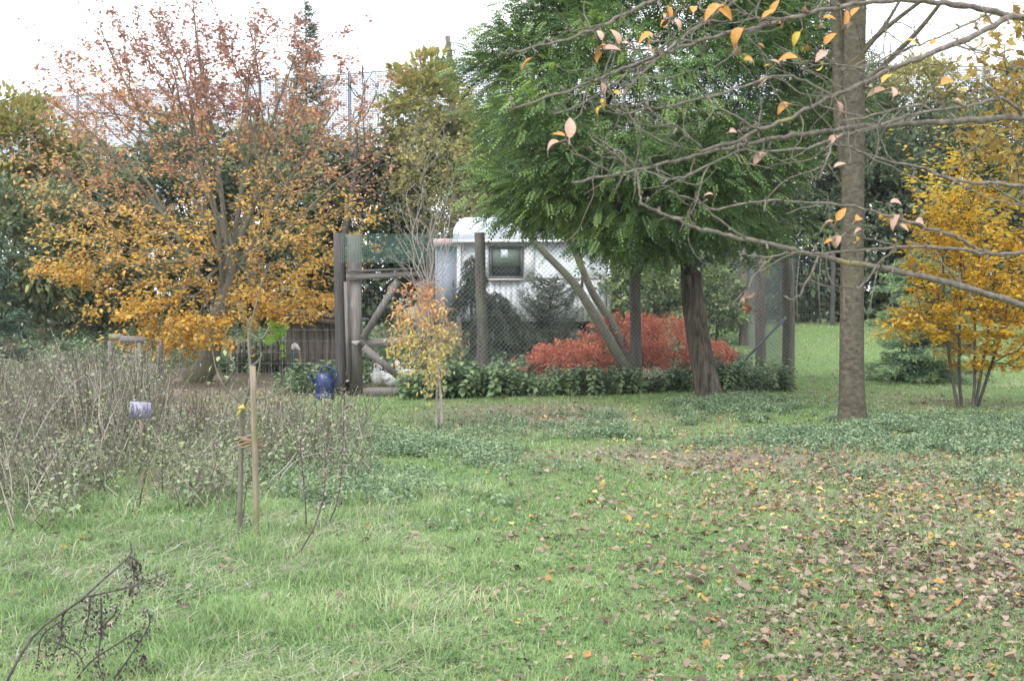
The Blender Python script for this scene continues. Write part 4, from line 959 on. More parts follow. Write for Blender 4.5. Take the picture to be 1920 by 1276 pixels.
# ------------------------------------------------------------------ dry stalks and the fallen dead weed in front
def dry_stalk(label, pts, Y, rad, seeds, seed):
    rng = np.random.default_rng(seed); pp = smooth_path([P(x_, y_, Y + d_) for x_, y_, d_ in pts], 5); b = pp[0].copy()
    root = empty('dry_stalk', b, label, 'dry plant', 'dry weed stalks'); m_ = MB(); m_.tube(pp, np.linspace(rad, rad * .4, len(pp)), 6); m_.build('stem', M['stem_dark'], root, True)
    i = rng.integers(len(pp) // 3, len(pp), seeds); pos = pp[i] + rng.normal(0, .018, (seeds, 3))
    sz = rng.uniform(.014, .034, seeds); V, F = instance(LEAF_T, LEAF_F, frames(rng.normal(0, 1, (seeds, 3)) + A([0, 0, .5]), rng.normal(0, 1, (seeds, 3))), pos, sz)
    tag(mk('seed_heads', V, F, M['stem_dry'], root, attr=np.repeat(rng.random(seeds) * .75, 4)), kind='stuff')
M['stem_dark'] = rough_mat('stem_dark', [(.3, (.035, .028, .028)), (.7, (.11, .09, .088))], (50, 50, 20))
dry_stalk('leftmost upright dry stalk beside the staked sapling', ((575, 1000, 0), (572, 930, 0), (566, 870, .05), (562, 820, .05)), 8.5, .006, 130, 1)
dry_stalk('dark dry stalk leaning right behind the leftmost stalk', ((562, 1035, -.3), (590, 985, -.2), (606, 930, 0), (610, 870, .1), (608, 830, .1)), 8.1, .006, 130, 2)
dry_stalk('rightmost tall pale dry stalk reaching up to the coral tree', ((615, 985, 0), (632, 940, 0), (641, 880, .1), (644, 800, .1), (646, 740, .1)), 8.7, .006, 170, 3)

dw = P(-20, 1235, 4.75); dw[2] = float(ground_z(dw[0], 4.75)) + .02
weed = empty('dead_weed', dw, 'dark withered weed stalk fallen across the lower left corner', 'dry plant')
main_ = smooth_path([dw, P(60, 1195, 4.9), P(150, 1125, 5.1), P(200, 1080, 5.25), P(243, 1040, 5.35), P(245, 1015, 5.4)], 4)
m_ = MB(); m_.tube(main_, np.linspace(.006, .0035, len(main_)), 7); m_.build('stalk', M['stem_dark'], weed, True)
rg = np.random.default_rng(181); SB = []
for k, pts in enumerate((((160, 1118), (200, 1110), (260, 1095), (320, 1070)), ((243, 1042), (260, 1055), (265, 1075)), ((243, 1042), (250, 1065), (252, 1100)), ((165, 1115), (120, 1150), (115, 1190), (100, 1230)), ((170, 1115), (165, 1160), (150, 1210)), ((190, 1120), (190, 1180), (185, 1240), (200, 1290)),
                          ((215, 1270), (250, 1220), (280, 1170), (275, 1140)), ((120, 1160), (80, 1190), (70, 1240)), ((185, 1180), (215, 1150), (220, 1130)), ((130, 1290), (170, 1240), (230, 1200), (260, 1180)), ((255, 1290), (275, 1260), (292, 1245)), ((245, 1270), (262, 1240), (268, 1225)), ((100, 1200), (150, 1230), (160, 1290)))):
    Y = 4.95 + k * .03; pp = smooth_path([P(x_, y_, Y) for x_, y_ in pts], 5); m_ = MB(); m_.tube(pp, np.linspace(.0048, .002, len(pp)), 5); m_.build('side_stem', M['stem_dark'], weed, True); SB.append(pp)
SB = np.concatenate(SB); n = 1300; i = rg.integers(0, len(SB), n); pos = SB[i] + rg.normal(0, .016, (n, 3)); pos[:, 2] -= rg.random(n) * .03
V, F = instance(LEAF_T, LEAF_F, frames(rg.normal(0, .6, (n, 3)) + A([0, 0, -1.0]), rg.normal(0, 1, (n, 3))), pos, rg.uniform(.008, .022, n))
tag(mk('withered_leaves', V, F, M['lf_withered'] if 'lf_withered' in M else leaf_mat('lf_withered', [(0, (.03, .025, .025)), (1, (.13, .105, .1))], .1), weed, attr=np.repeat(rg.random(n), 4)), kind='stuff')

# ------------------------------------------------------------------ ball net on poles far behind
net = empty('ball_net', G(0, 36.5), 'tall grey ball catching net on poles behind all the trees', 'net')
NP = [(-20, 45.0), (-0.4, 36.3), (22, 37.5)]
def net_panel(a, b, z0, z1, cell):
    a, b = A(a, float), A(b, float); L = np.linalg.norm(b - a); e = (b - a) / L; m_ = MB()
    for x_ in np.arange(0, L, cell): q = a + e * x_; m_.tube([A([q[0], q[1], z0]), A([q[0], q[1], z1])], .014, 3, cap=False)
    for z_ in np.arange(z0, z1 + .01, cell): m_.tube([A([a[0], a[1], z_]), A([b[0], b[1], z_])], .014, 3, cap=False)
    m_.tube([A([a[0], a[1], z1]), A([b[0], b[1], z1])], .022, 5); m_.build('netting', M['net_thread'], net)
    for x_ in np.arange(1.0, L, 2.6):
        q = a + e * x_; pm = MB(); pm.tube([A([q[0], q[1] + .06, .4]), A([q[0], q[1] + .06, z1 + .08])], .045, 8); pm.build('pole', M['steel_strut'], net, True)
net_panel(NP[0], NP[1], 4.2, 7.95, .055); net_panel(NP[1], NP[2], 4.2, 7.95, .055)
lp0 = P(846, 130, 33.8); m_ = MB(); m_.tube([A([lp0[0] + .12, 33.8, .6]), lp0, P(839, 68, 33.8)], [.1, .075, .07], 10)
tag(m_.build('lone_pole', M['wood_post'], smooth=True), 'lone wooden pole sticking up above the maple', 'pole')

# ------------------------------------------------------------------ nettles and ground cover
def herb(seed, h, n_pair, lf, spread):
    rng = np.random.default_rng(seed); V = []; F = []; b = 0
    for i in range(n_pair):
        z_ = h * (.25 + .75 * i / max(1, n_pair - 1)); a0 = i * 1.57 + rng.normal(0, .3)
        for s in (0, math.pi):
            d = A([[math.cos(a0 + s), math.sin(a0 + s), rng.normal(-.25, .2)]]); L = lf * (1.15 - .5 * i / n_pair) * rng.uniform(.8, 1.2)
            v, f = instance(LEAF_T * A([1, 1.05, 1]), LEAF_F, frames(d, A([[rng.normal(0, .2), rng.normal(0, .2), 1.0]])), A([[rng.normal(0, spread), rng.normal(0, spread), z_]]), A([L]))
            V.append(v); F.append(f + b); b += 4
    for a0 in (0, 1.57):
        e = A([math.cos(a0), math.sin(a0), 0]) * .004; V.append(A([-e, e, e * .5 + A([0, 0, h]), -e * .5 + A([0, 0, h])])); F.append(A([(b, b + 1, b + 2), (b, b + 2, b + 3)])); b += 4
    return np.concatenate(V), np.concatenate(F)

def scatter(name, label, xy, hs, variants, mat, seed, cat='ground cover', lean=.18, tone=None):
    rng = np.random.default_rng(seed); n = len(xy); vi = rng.integers(0, len(variants), n); VV = []; FF = []; AA = []; b = 0
    az = rng.random(n) * 6.28; tl_ = rng.normal(0, lean, (n, 2))
    z = norm(np.concatenate([tl_, np.ones((n, 1))], 1)); x_ = norm(np.cross(np.stack([-np.sin(az), np.cos(az), 0 * az], 1), z)); y_ = np.cross(z, x_)
    Rm = np.stack([x_, y_, z], -1); pos = np.concatenate([xy, ground_z(xy[:, 0], xy[:, 1])[:, None]], 1)
    tn = rng.random(n) if tone is None else tone
    for k, (T, F) in enumerate(variants):
        s = vi == k; v, f = instance(T, F, Rm[s], pos[s], hs[s]); VV.append(v); FF.append(f + b); b += len(v)
        AA.append(np.clip(np.repeat(tn[s], len(T)) + np.repeat(np.tile(rng.normal(0, .2, len(T) // 4), s.sum()), 4), 0, 1))
    return tag(mk(name, np.concatenate(VV), np.concatenate(FF), M[mat], attr=np.concatenate(AA)), label, cat, kind='stuff')

nettle_v = [herb(200 + i, .42, 7, .12, .012) for i in range(5)]
cover_v = [herb(210 + i, .1, 6, .042, .035) for i in range(7)]
rg = np.random.default_rng(220)
n = 900; xx_ = rg.uniform(-1.62, 4.42, n); xy = np.stack([xx_, fence_y(xx_) - .42 + rg.normal(0, .2, n)], 1)
xy2 = np.stack([rg.uniform(2.9, 4.5, 330), rg.uniform(21, 27, 330)], 1); xy3 = np.stack([rg.uniform(-.75, .35, 190), rg.uniform(20.6, 22.4, 190)], 1); xy4 = np.stack([rg.uniform(-2.6, -1.3, 260), rg.uniform(20.8, 24, 260)], 1)
xy5 = np.stack([rg.uniform(-3.6, -2.75, 60), rg.uniform(19.2, 20.3, 60)], 1)
xy6 = np.stack([rg.uniform(-10.5, -1.6, 1500), rg.uniform(23.5, 30, 1500)], 1); xy7 = np.stack([rg.uniform(-9, -6.3, 300), rg.uniform(19.5, 23, 300)], 1); xy8 = np.stack([rg.uniform(-3.9, -2.2, 260), rg.uniform(21.3, 23, 260)], 1)
xy9 = np.stack([rg.uniform(-1.8, 2.0, 420), rg.uniform(23, 26.8, 420)], 1); xy = np.concatenate([xy, xy9, xy2, xy3, xy4, xy5, xy6, xy7]); scatter('nettles', 'green nettles along the foot of the wire fence and inside the run', xy, np.clip(.35 + .75 * vnoise(xy[:, 0], xy[:, 1], .6, 99) + rg.normal(0, .18, len(xy)), .3, 1.3), nettle_v, 'lf_nettle', 221)
pts = []
def blob(n, cx, cy, sx, sy): pts.append(np.stack([rg.normal(cx, sx, n), rg.normal(cy, sy, n)], 1))
blob(900, 3.25, 17.5, .5, .45); blob(1900, 2.7, 15.3, 1.3, .6); blob(1500, 5.2, 15.0, 1.4, .5); blob(900, 2.2, 13.9, 1.0, .4); blob(420, 4.6, 13.4, .9, .5); blob(520, -.9, 11.8, .7, .9); blob(520, -1.6, 13.2, .8, .8); blob(160, 4.2, 11.6, .8, .6); blob(220, -1.0, 9.7, .6, .5); blob(420, -2.2, 11.2, .5, .9)
cov = np.concatenate(pts); cov = np.concatenate([cov, cov + rg.normal(0, .16, cov.shape), cov + rg.normal(0, .25, cov.shape)]); cov = cov[vnoise(cov[:, 0], cov[:, 1], .9, 77) > .42 + .36 * rg.random(len(cov)) - .15]
scatter('ground_cover', 'low grey green nettle seedlings carpeting the ground round the tree trunks', cov, rg.uniform(.4, 1.2, len(cov)), cover_v, 'lf_cover', 222)

# ------------------------------------------------------------------ dry weeds, left
rg = np.random.default_rng(230)
def weed_zone(n):
    y_ = 8.3 + (19.5 - 8.3) * rg.random(n) ** .85; x_ = -rg.random(n) * (.42 * y_ + .3); px = 960 + x_ / y_ * FPX
    yb_ = 3840 / (960 - .11 * px + 30 * np.sin(px * .02) - 540)            # front edge of the thicket
    ok = (y_ > yb_ + rg.normal(0, .35, n) - 1.2 * (rg.random(n) < .12) * rg.random(n)) & (px < 700 - 60 * rg.random(n) ** 2)
    ok &= ~((px > 225) & (px < 305) & (y_ < 11.8) & (y_ > 9.3) & (rg.random(n) < .62)); ok &= ~((px > 290) & (px < 440) & (y_ > 14.2)); ok &= (px < 330) | (y_ < 15.0 + rg.normal(0, .5, n)); ok &= (px < 560) | (rg.random(n) < .6)
    return np.stack([x_[ok], y_[ok]], 1)
wx = weed_zone(8200); n = len(wx); wpx = 960 + wx[:, 0] / wx[:, 1] * FPX
hgt = (.28 + .62 * rg.random(n)) * (.6 + .45 * vnoise(wx[:, 0], wx[:, 1], 1.1, 5)) * (.65 + .5 * sstep(9.5, 14, wx[:, 1])) * np.where(wpx > 330, .62, 1.0)
b_ = np.concatenate([wx, ground_z(wx[:, 0], wx[:, 1])[:, None]], 1); ln_ = rg.normal(0, .34, (n, 2)); tp_ = b_ + np.concatenate([ln_ * hgt[:, None], hgt[:, None]], 1)
tl2 = rg.random(n) < .1; tp_[tl2] += np.concatenate([rg.normal(0, .28, (n, 2)), .05 + .3 * rg.random((n, 1))], 1)[tl2]
mid = (b_ + tp_) / 2 + np.concatenate([rg.normal(0, .05, (n, 2)), np.zeros((n, 1))], 1)
an = np.arange(3) * 2.1; cs = np.stack([np.cos(an), np.sin(an), 0 * an], 1)
V = np.stack([b_[:, None] + cs * .005, mid[:, None] + cs * .004, tp_[:, None] + cs * .0022], 1).reshape(-1, 3)
F = A([(r_ * 3 + k, r_ * 3 + (k + 1) % 3, r_ * 3 + 3 + (k + 1) % 3, r_ * 3 + 3 + k) for r_ in range(2) for k in range(3)])
F = (F[None] + (np.arange(n) * 9)[:, None, None]).reshape(-1, 4)
tag(mk('weed_stems', V, F, M['stem_dry'], attr=np.repeat(np.where(rg.random(n) < .3, .02, rg.random(n) ** 1.6), 9)), 'thicket of dry grey brown weed stems on the left', 'dry weeds', kind='stuff')
k = 14; ei = np.repeat(np.arange(n), k); s = (.15 + .85 * rg.random(len(ei)) ** .8)[:, None]
pos = b_[ei] * (1 - s) + tp_[ei] * s + rg.normal(0, .04, (len(ei), 3)); d = rg.normal(0, 1, (len(ei), 3)) * A([1, 1, .7])
sz = .012 + .05 * rg.random(len(ei)) ** 2; V, F = instance(LEAF_T, LEAF_F, frames(d, rg.normal(0, .5, (len(ei), 3)) + A([0, 0, 1])), pos, np.stack([sz, sz * rg.uniform(.35, 1.1, len(ei)), sz], 1))
pt = vnoise(pos[:, 0], pos[:, 1], .9, 15); c = np.clip(.07 + .62 * rg.random(len(ei)) + .75 * (pt - .15) * rg.random(len(ei)) ** .6 + .35 * sstep(.6, .15, s[:, 0]), 0, 1)
tag(mk('weed_foliage', V, F, M['lf_weed'], attr=np.repeat(c, 4)), 'withered brown and dull green leaves among the dry weed stems', 'dry weeds', kind='stuff')
gz = weed_zone(4300); gz = gz[(vnoise(gz[:, 0], gz[:, 1], .8, 15) > .42) | (gz[:, 0] / gz[:, 1] * FPX + 960 > 430)]
scatter('weed_greens', 'dull green nettles growing up through the dry weeds on the left', gz, rg.uniform(.35, 1.1, len(gz)), [herb(270 + i, .34, 9, .05, .05) for i in range(6)], 'lf_weedgreen', 271, lean=.35)
# pale bent straws standing out of the thicket
STL = ['long pale straw arching over the left weeds with drooping tip', 'pale straw leaning at the left edge below the arching straw', 'short kinked pale straw low in the left weeds', 'pale straw leaning right below the name board', 'tiny pale straw at the far left edge under the pine', 'pale straw lying to the right behind the stake', 'pale straw rising steeply to the right behind the stake']
for i, q in enumerate((((18, 900, 11), (60, 830, 11.2), (100, 760, 11.4), (155, 705, 11.5), (170, 730, 11.5)), ((0, 890, 10.6), (30, 820, 10.7), (58, 740, 10.9)), ((55, 910, 10.3), (70, 900, 10.4), (72, 860, 10.4)), ((185, 840, 11), (205, 790, 11.2), (222, 750, 11.3)), ((8, 715, 13), (12, 690, 13), (14, 672, 13)), ((520, 900, 10.2), (560, 860, 10.4), (620, 845, 10.5)), ((500, 905, 10.1), (540, 870, 10.2), (575, 815, 10.4)))):
    pp = smooth_path([P(*v_) for v_ in q], 4); pp[0][2] = max(0.0, pp[0][2] - .3); m_ = MB(); m_.tube(pp, np.linspace(.006, .0025, len(pp)), 5)
    tag(m_.build('straw_stalk', M['bark_pale'], smooth=True), STL[i], 'straw', 'pale straws in the weeds')

# ------------------------------------------------------------------ grass
rg = np.random.default_rng(240)
BL = []
for k in range(6):
    bend = .15 + .13 * k; V = []
    for s, wd in ((0, .5), (.5, .42), (1, 0)):
        c = A([bend * s * s, 0, s * (1 - .25 * bend * s)])
        V += [c + A([0, wd, 0]), c - A([0, wd, 0])] if wd else [c]
    BL.append(A(V))
BF = A([(0, 1, 3), (0, 3, 2), (2, 3, 4)])
def grass_points(n, y0, y1, p_):
    u = rg.random(n); y_ = (y0 ** (1 - p_) + u * (y1 ** (1 - p_) - y0 ** (1 - p_))) ** (1 / (1 - p_)); x_ = (rg.random(n) * 2 - 1) * (.43 * y_ + .35); return x_, y_
x_, y_ = grass_points(390000, 4.3, 23.0, 1.2)
bm = brown_mask(x_, y_); pn = vnoise(x_, y_, .45, 21)
keep = rg.random(len(x_)) > bm * (.5 + .6 * vnoise(x_, y_, .5, 23)); keep &= ~((y_ > fence_y(x_) + .1) & (x_ < 4.5))
x_, y_, bm, pn = x_[keep], y_[keep], bm[keep], pn[keep]
xb, yb2 = rg.uniform(4.3, 13, 26000), rg.uniform(20, 33.5, 26000); kb = np.abs(xb) < .43 * yb2; xb, yb2 = xb[kb], yb2[kb]
x_ = np.concatenate([x_, xb]); y_ = np.concatenate([y_, yb2]); pn = np.concatenate([pn, np.full(len(xb), .2)]); bm = np.concatenate([bm, np.zeros(len(xb))]); n = len(x_)
left = sstep(.3, -1.0, x_ + .05 * y_)
h_ = (.016 + .03 * rg.random(n) + .06 * np.maximum(0, pn - .45) * rg.random(n)) * (1 + 1.2 * left * pn * rg.random(n)) * (1 + .022 * y_)
tuft = rg.random(n) < .012 * (1 + 2 * left); h_ = np.where(tuft, h_ * 1.9, h_)
wd = (.0022 + .0018 * rg.random(n)) * (.6 + y_ / 9)
az = rg.random(n) * 6.28; lean = np.abs(rg.normal(0, .6, n)) + .15
zx = np.stack([np.cos(az) * lean, np.sin(az) * lean, np.ones(n)], 1); Z = norm(zx); Yv = np.stack([-np.sin(az), np.cos(az), 0 * az], 1); X = norm(np.cross(Yv, Z)); Rm = np.stack([X, Yv, Z], -1)
pos = np.stack([x_, y_, ground_z(x_, y_) - .004], 1); vi = rg.integers(0, 6, n); VV = []; FF = []; AA = []; b = 0
big = vnoise(x_, y_, 1.6, 31); fine_ = vnoise(x_, y_, .22, 41, 2); dry = vnoise(x_, y_, .8, 51)
tone = np.clip(-.1 + .3 * rg.random(n) + .38 * big + .34 * fine_ + .1 * (x_ > 4.2) * (y_ > 18) + .5 * (rg.random(n) < .05 + .35 * np.maximum(0, dry - .6) + .12 * bm), 0, 1)
for k in range(6):
    s = vi == k; v, f = instance(BL[k], BF, Rm[s], pos[s], np.stack([h_[s], wd[s], h_[s]], 1)); VV.append(v); FF.append(f + b); b += len(v); AA.append(np.repeat(tone[s], 5))
tag(mk('grass', np.concatenate(VV), np.concatenate(FF), M['lf_grass'], attr=np.concatenate(AA)), 'short ragged green lawn grass across the foreground', 'grass', kind='stuff')
# long bent tufts on the left
n = 9000; tcx = np.stack([rg.uniform(-3.2, -.2, 130), rg.uniform(5.2, 10.5, 130)], 1); tcx = tcx[np.abs(tcx[:, 0]) < .42 * tcx[:, 1]]; ti = rg.integers(0, len(tcx), n)
q = tcx[ti] + rg.normal(0, .09, (n, 2)); az = rg.random(n) * 6.28; lean = np.abs(rg.normal(.2, .35, n)); Z = norm(np.stack([np.cos(az) * lean, np.sin(az) * lean, np.ones(n)], 1)); Yv = np.stack([-np.sin(az), np.cos(az), 0 * az], 1); Rm = np.stack([norm(np.cross(Yv, Z)), Yv, Z], -1)
hh = rg.uniform(.09, .22, n); V, F = instance(BL[5], BF, Rm, np.concatenate([q, ground_z(q[:, 0], q[:, 1])[:, None]], 1), np.stack([hh, rg.uniform(.0025, .0045, n), hh], 1))
tag(mk('grass_tufts', V, F, M['lf_grass'], attr=np.repeat(np.clip(.3 + .35 * rg.random(n) + (.35 * (rg.random(len(tcx)) < .15))[ti], 0, 1), 5)), 'longer bent grass tufts and straw on the left of the lawn', 'grass', kind='stuff')
n = 9000; q = np.stack([rg.uniform(-3.6, .3, n), rg.uniform(5.0, 10.2, n)], 1); q = q[(vnoise(q[:, 0], q[:, 1], .9, 88) > .5) & (q[:, 0] < -.1 * q[:, 1] + .5 * rg.random(n)) & (np.abs(q[:, 0]) < .43 * q[:, 1])]; n = len(q)
az = rg.normal(.4, .8, n); lean = rg.uniform(1.2, 4, n); Z = norm(np.stack([np.cos(az) * lean, np.sin(az) * lean, np.ones(n)], 1)); Yv = np.stack([-np.sin(az), np.cos(az), 0 * az], 1); Rm = np.stack([norm(np.cross(Yv, Z)), Yv, Z], -1)
hh = rg.uniform(.1, .28, n); V, F = instance(BL[2], BF, Rm, np.concatenate([q, ground_z(q[:, 0], q[:, 1])[:, None] + .02], 1), np.stack([hh, rg.uniform(.002, .0035, n), hh], 1))
tag(mk('straw_thatch', V, F, M['stem_dry'], attr=np.repeat(rg.uniform(.35, 1, n), 5)), 'flattened pale straw lying in the left of the lawn', 'straw', kind='stuff')
# grass growing up through the weeds
q = weed_zone(26000); n = len(q); az = rg.random(n) * 6.28; lean = np.abs(rg.normal(.2, .4, n)); Z = norm(np.stack([np.cos(az) * lean, np.sin(az) * lean, np.ones(n)], 1)); Yv = np.stack([-np.sin(az), np.cos(az), 0 * az], 1); Rm = np.stack([norm(np.cross(Yv, Z)), Yv, Z], -1)
hh = rg.uniform(.1, .42, n) * (.5 + .7 * vnoise(q[:, 0], q[:, 1], .9, 66)); V, F = instance(BL[4], BF, Rm, np.concatenate([q, ground_z(q[:, 0], q[:, 1])[:, None]], 1), np.stack([hh, rg.uniform(.003, .006, n), hh], 1))
tag(mk('weed_grass', V, F, M['lf_grass'], attr=np.repeat(np.clip(.05 + .45 * rg.random(n) + .5 * (rg.random(n) < .12), 0, 1), 5)), 'long green and straw grass blades among the dry weeds', 'grass', kind='stuff')
# clover and small herbs in the lawn
n = 9000; x_, y_ = grass_points(n, 4.4, 14, 1.3); kp = vnoise(x_, y_, .7, 61) > .6; x_, y_ = x_[kp], y_[kp]; n = len(x_); clo = [herb(250 + i, .035, 2, .04, .02) for i in range(4)]
scatter('lawn_herbs', 'small flat leaved herbs growing in the lawn', np.stack([x_, y_], 1), rg.uniform(.4, .95, n), clo, 'lf_grass', 251, tone=rg.uniform(.08, .42, n))

# ------------------------------------------------------------------ fallen leaves
rg = np.random.default_rng(260)
def fleaf(seed):
    rng = np.random.default_rng(seed); V = []; cu = rng.uniform(-.6, .7); fo_ = rng.uniform(-.3, .6)
    for i in range(6):
        s = i / 5; wv = .33 * math.sin(math.pi * min(1, s * .97 + .03)) ** .8 * (1.1 - .2 * s); z_ = cu * s * (1 - s) + .04
        for t_ in (-1, 0, 1): V.append((s - .5 + rng.normal(0, .03), t_ * wv * rng.uniform(.75, 1.25), z_ + abs(t_) * wv * fo_ + rng.normal(0, .05)))
    F = [(i * 3 + k, i * 3 + 3 + k, i * 3 + 4 + k, i * 3 + 1 + k) for i in range(5) for k in range(2)]
    return A(V), A(F)
FLV = [fleaf(300 + i) for i in range(12)]
for i_ in range(0, 12, 3): FLV[i_] = (FLV[i_][0] * A([1, .62, 1.3]), FLV[i_][1])
def litter_density(x, y):
    d_ = sstep(-.6, 2.6, x - .03 * (y - 8)) * sstep(15.8, 13.5, y) * .85 + .05
    d_ = np.maximum(d_, .6 * brown_mask(x, y) * (x > -1.2)); d_ = np.maximum(d_, .7 * np.exp(-((x - 6) / 1.6) ** 2 - ((y - 18) / 1.8) ** 2))
    d_ = np.maximum(d_, .5 * np.exp(-((x + 1.5) / 1.2) ** 2 - ((y - 19.3) / .35) ** 2)); d_ = np.maximum(d_, .16 * (x > 4.2) * (y > 18)); d_ = np.maximum(d_, 1.6 * np.exp(-((x + 4.3) / 1.5) ** 2 - ((y - 17.3) / 2.2) ** 2))
    patch = vnoise(x, y, .8, 71) ** .8 * 1.3
    return d_ * (.35 + .65 * patch)
x_, y_ = grass_points(78000, 4.4, 26, 1.15); k_ = rg.random(len(x_)) < litter_density(x_, y_); x_, y_ = x_[k_], y_[k_]
n = len(x_); o_ = np.argsort(y_ + np.abs(x_) * .02); x_, y_ = x_[o_], y_[o_]
lift_ = .0 + .02 * rg.random(n); az = rg.random(n) * 6.28; nrm = norm(np.concatenate([rg.normal(0, .4, (n, 2)), np.ones((n, 1))], 1)); xd = np.stack([np.cos(az), np.sin(az), 0 * az], 1); Rm = frames(xd, nrm)
# re-orthogonalise so that the leaf lies along its tilted plane
zv = nrm; yv = norm(np.cross(zv, xd)); xv = np.cross(yv, zv); Rm = np.stack([xv, yv, zv], -1)
sz = (.024 + .05 * rg.random(n) ** 1.4) * (.78 + .22 * sstep(5, 8, y_)); pos = np.stack([x_, y_, ground_z(x_, y_) + lift_], 1); tone = np.clip(rg.beta(1.3, 1.9, n) + .12 * (y_ > 8.5) + .25 * (x_ < -2.5) * (y_ > 14) * rg.random(n), 0, 1)
NI = 300; MES = [mesh_data('fallen_leaf', T, F, M['lf_fallen'], smooth=True) for T, F in FLV]
from mathutils import Matrix
for i in range(min(NI, n)):
    ob_ = bpy.data.objects.new('fallen_leaf', MES[i % 12]); link(ob_, ground)
    m4 = Matrix(Rm[i].tolist()).to_4x4(); ob_.matrix_world = Matrix.Translation(pos[i].tolist()) @ m4 @ Matrix.Scale(float(sz[i]), 4)
s = slice(NI, n); VV = []; FF = []; AA = []; b = 0; vi = rg.integers(0, 12, n)
for k in range(12):
    q = np.where(vi[NI:] == k)[0] + NI; v, f = instance(FLV[k][0], FLV[k][1], Rm[q], pos[q], sz[q]); VV.append(v); FF.append(f + b); b += len(v); AA.append(np.repeat(tone[q], 18))
tag(mk('leaf_litter', np.concatenate(VV), np.concatenate(FF), M['lf_litter'], attr=np.concatenate(AA), smooth=True), 'brown and yellow fallen leaves scattered over the lawn', 'leaf litter', kind='stuff')

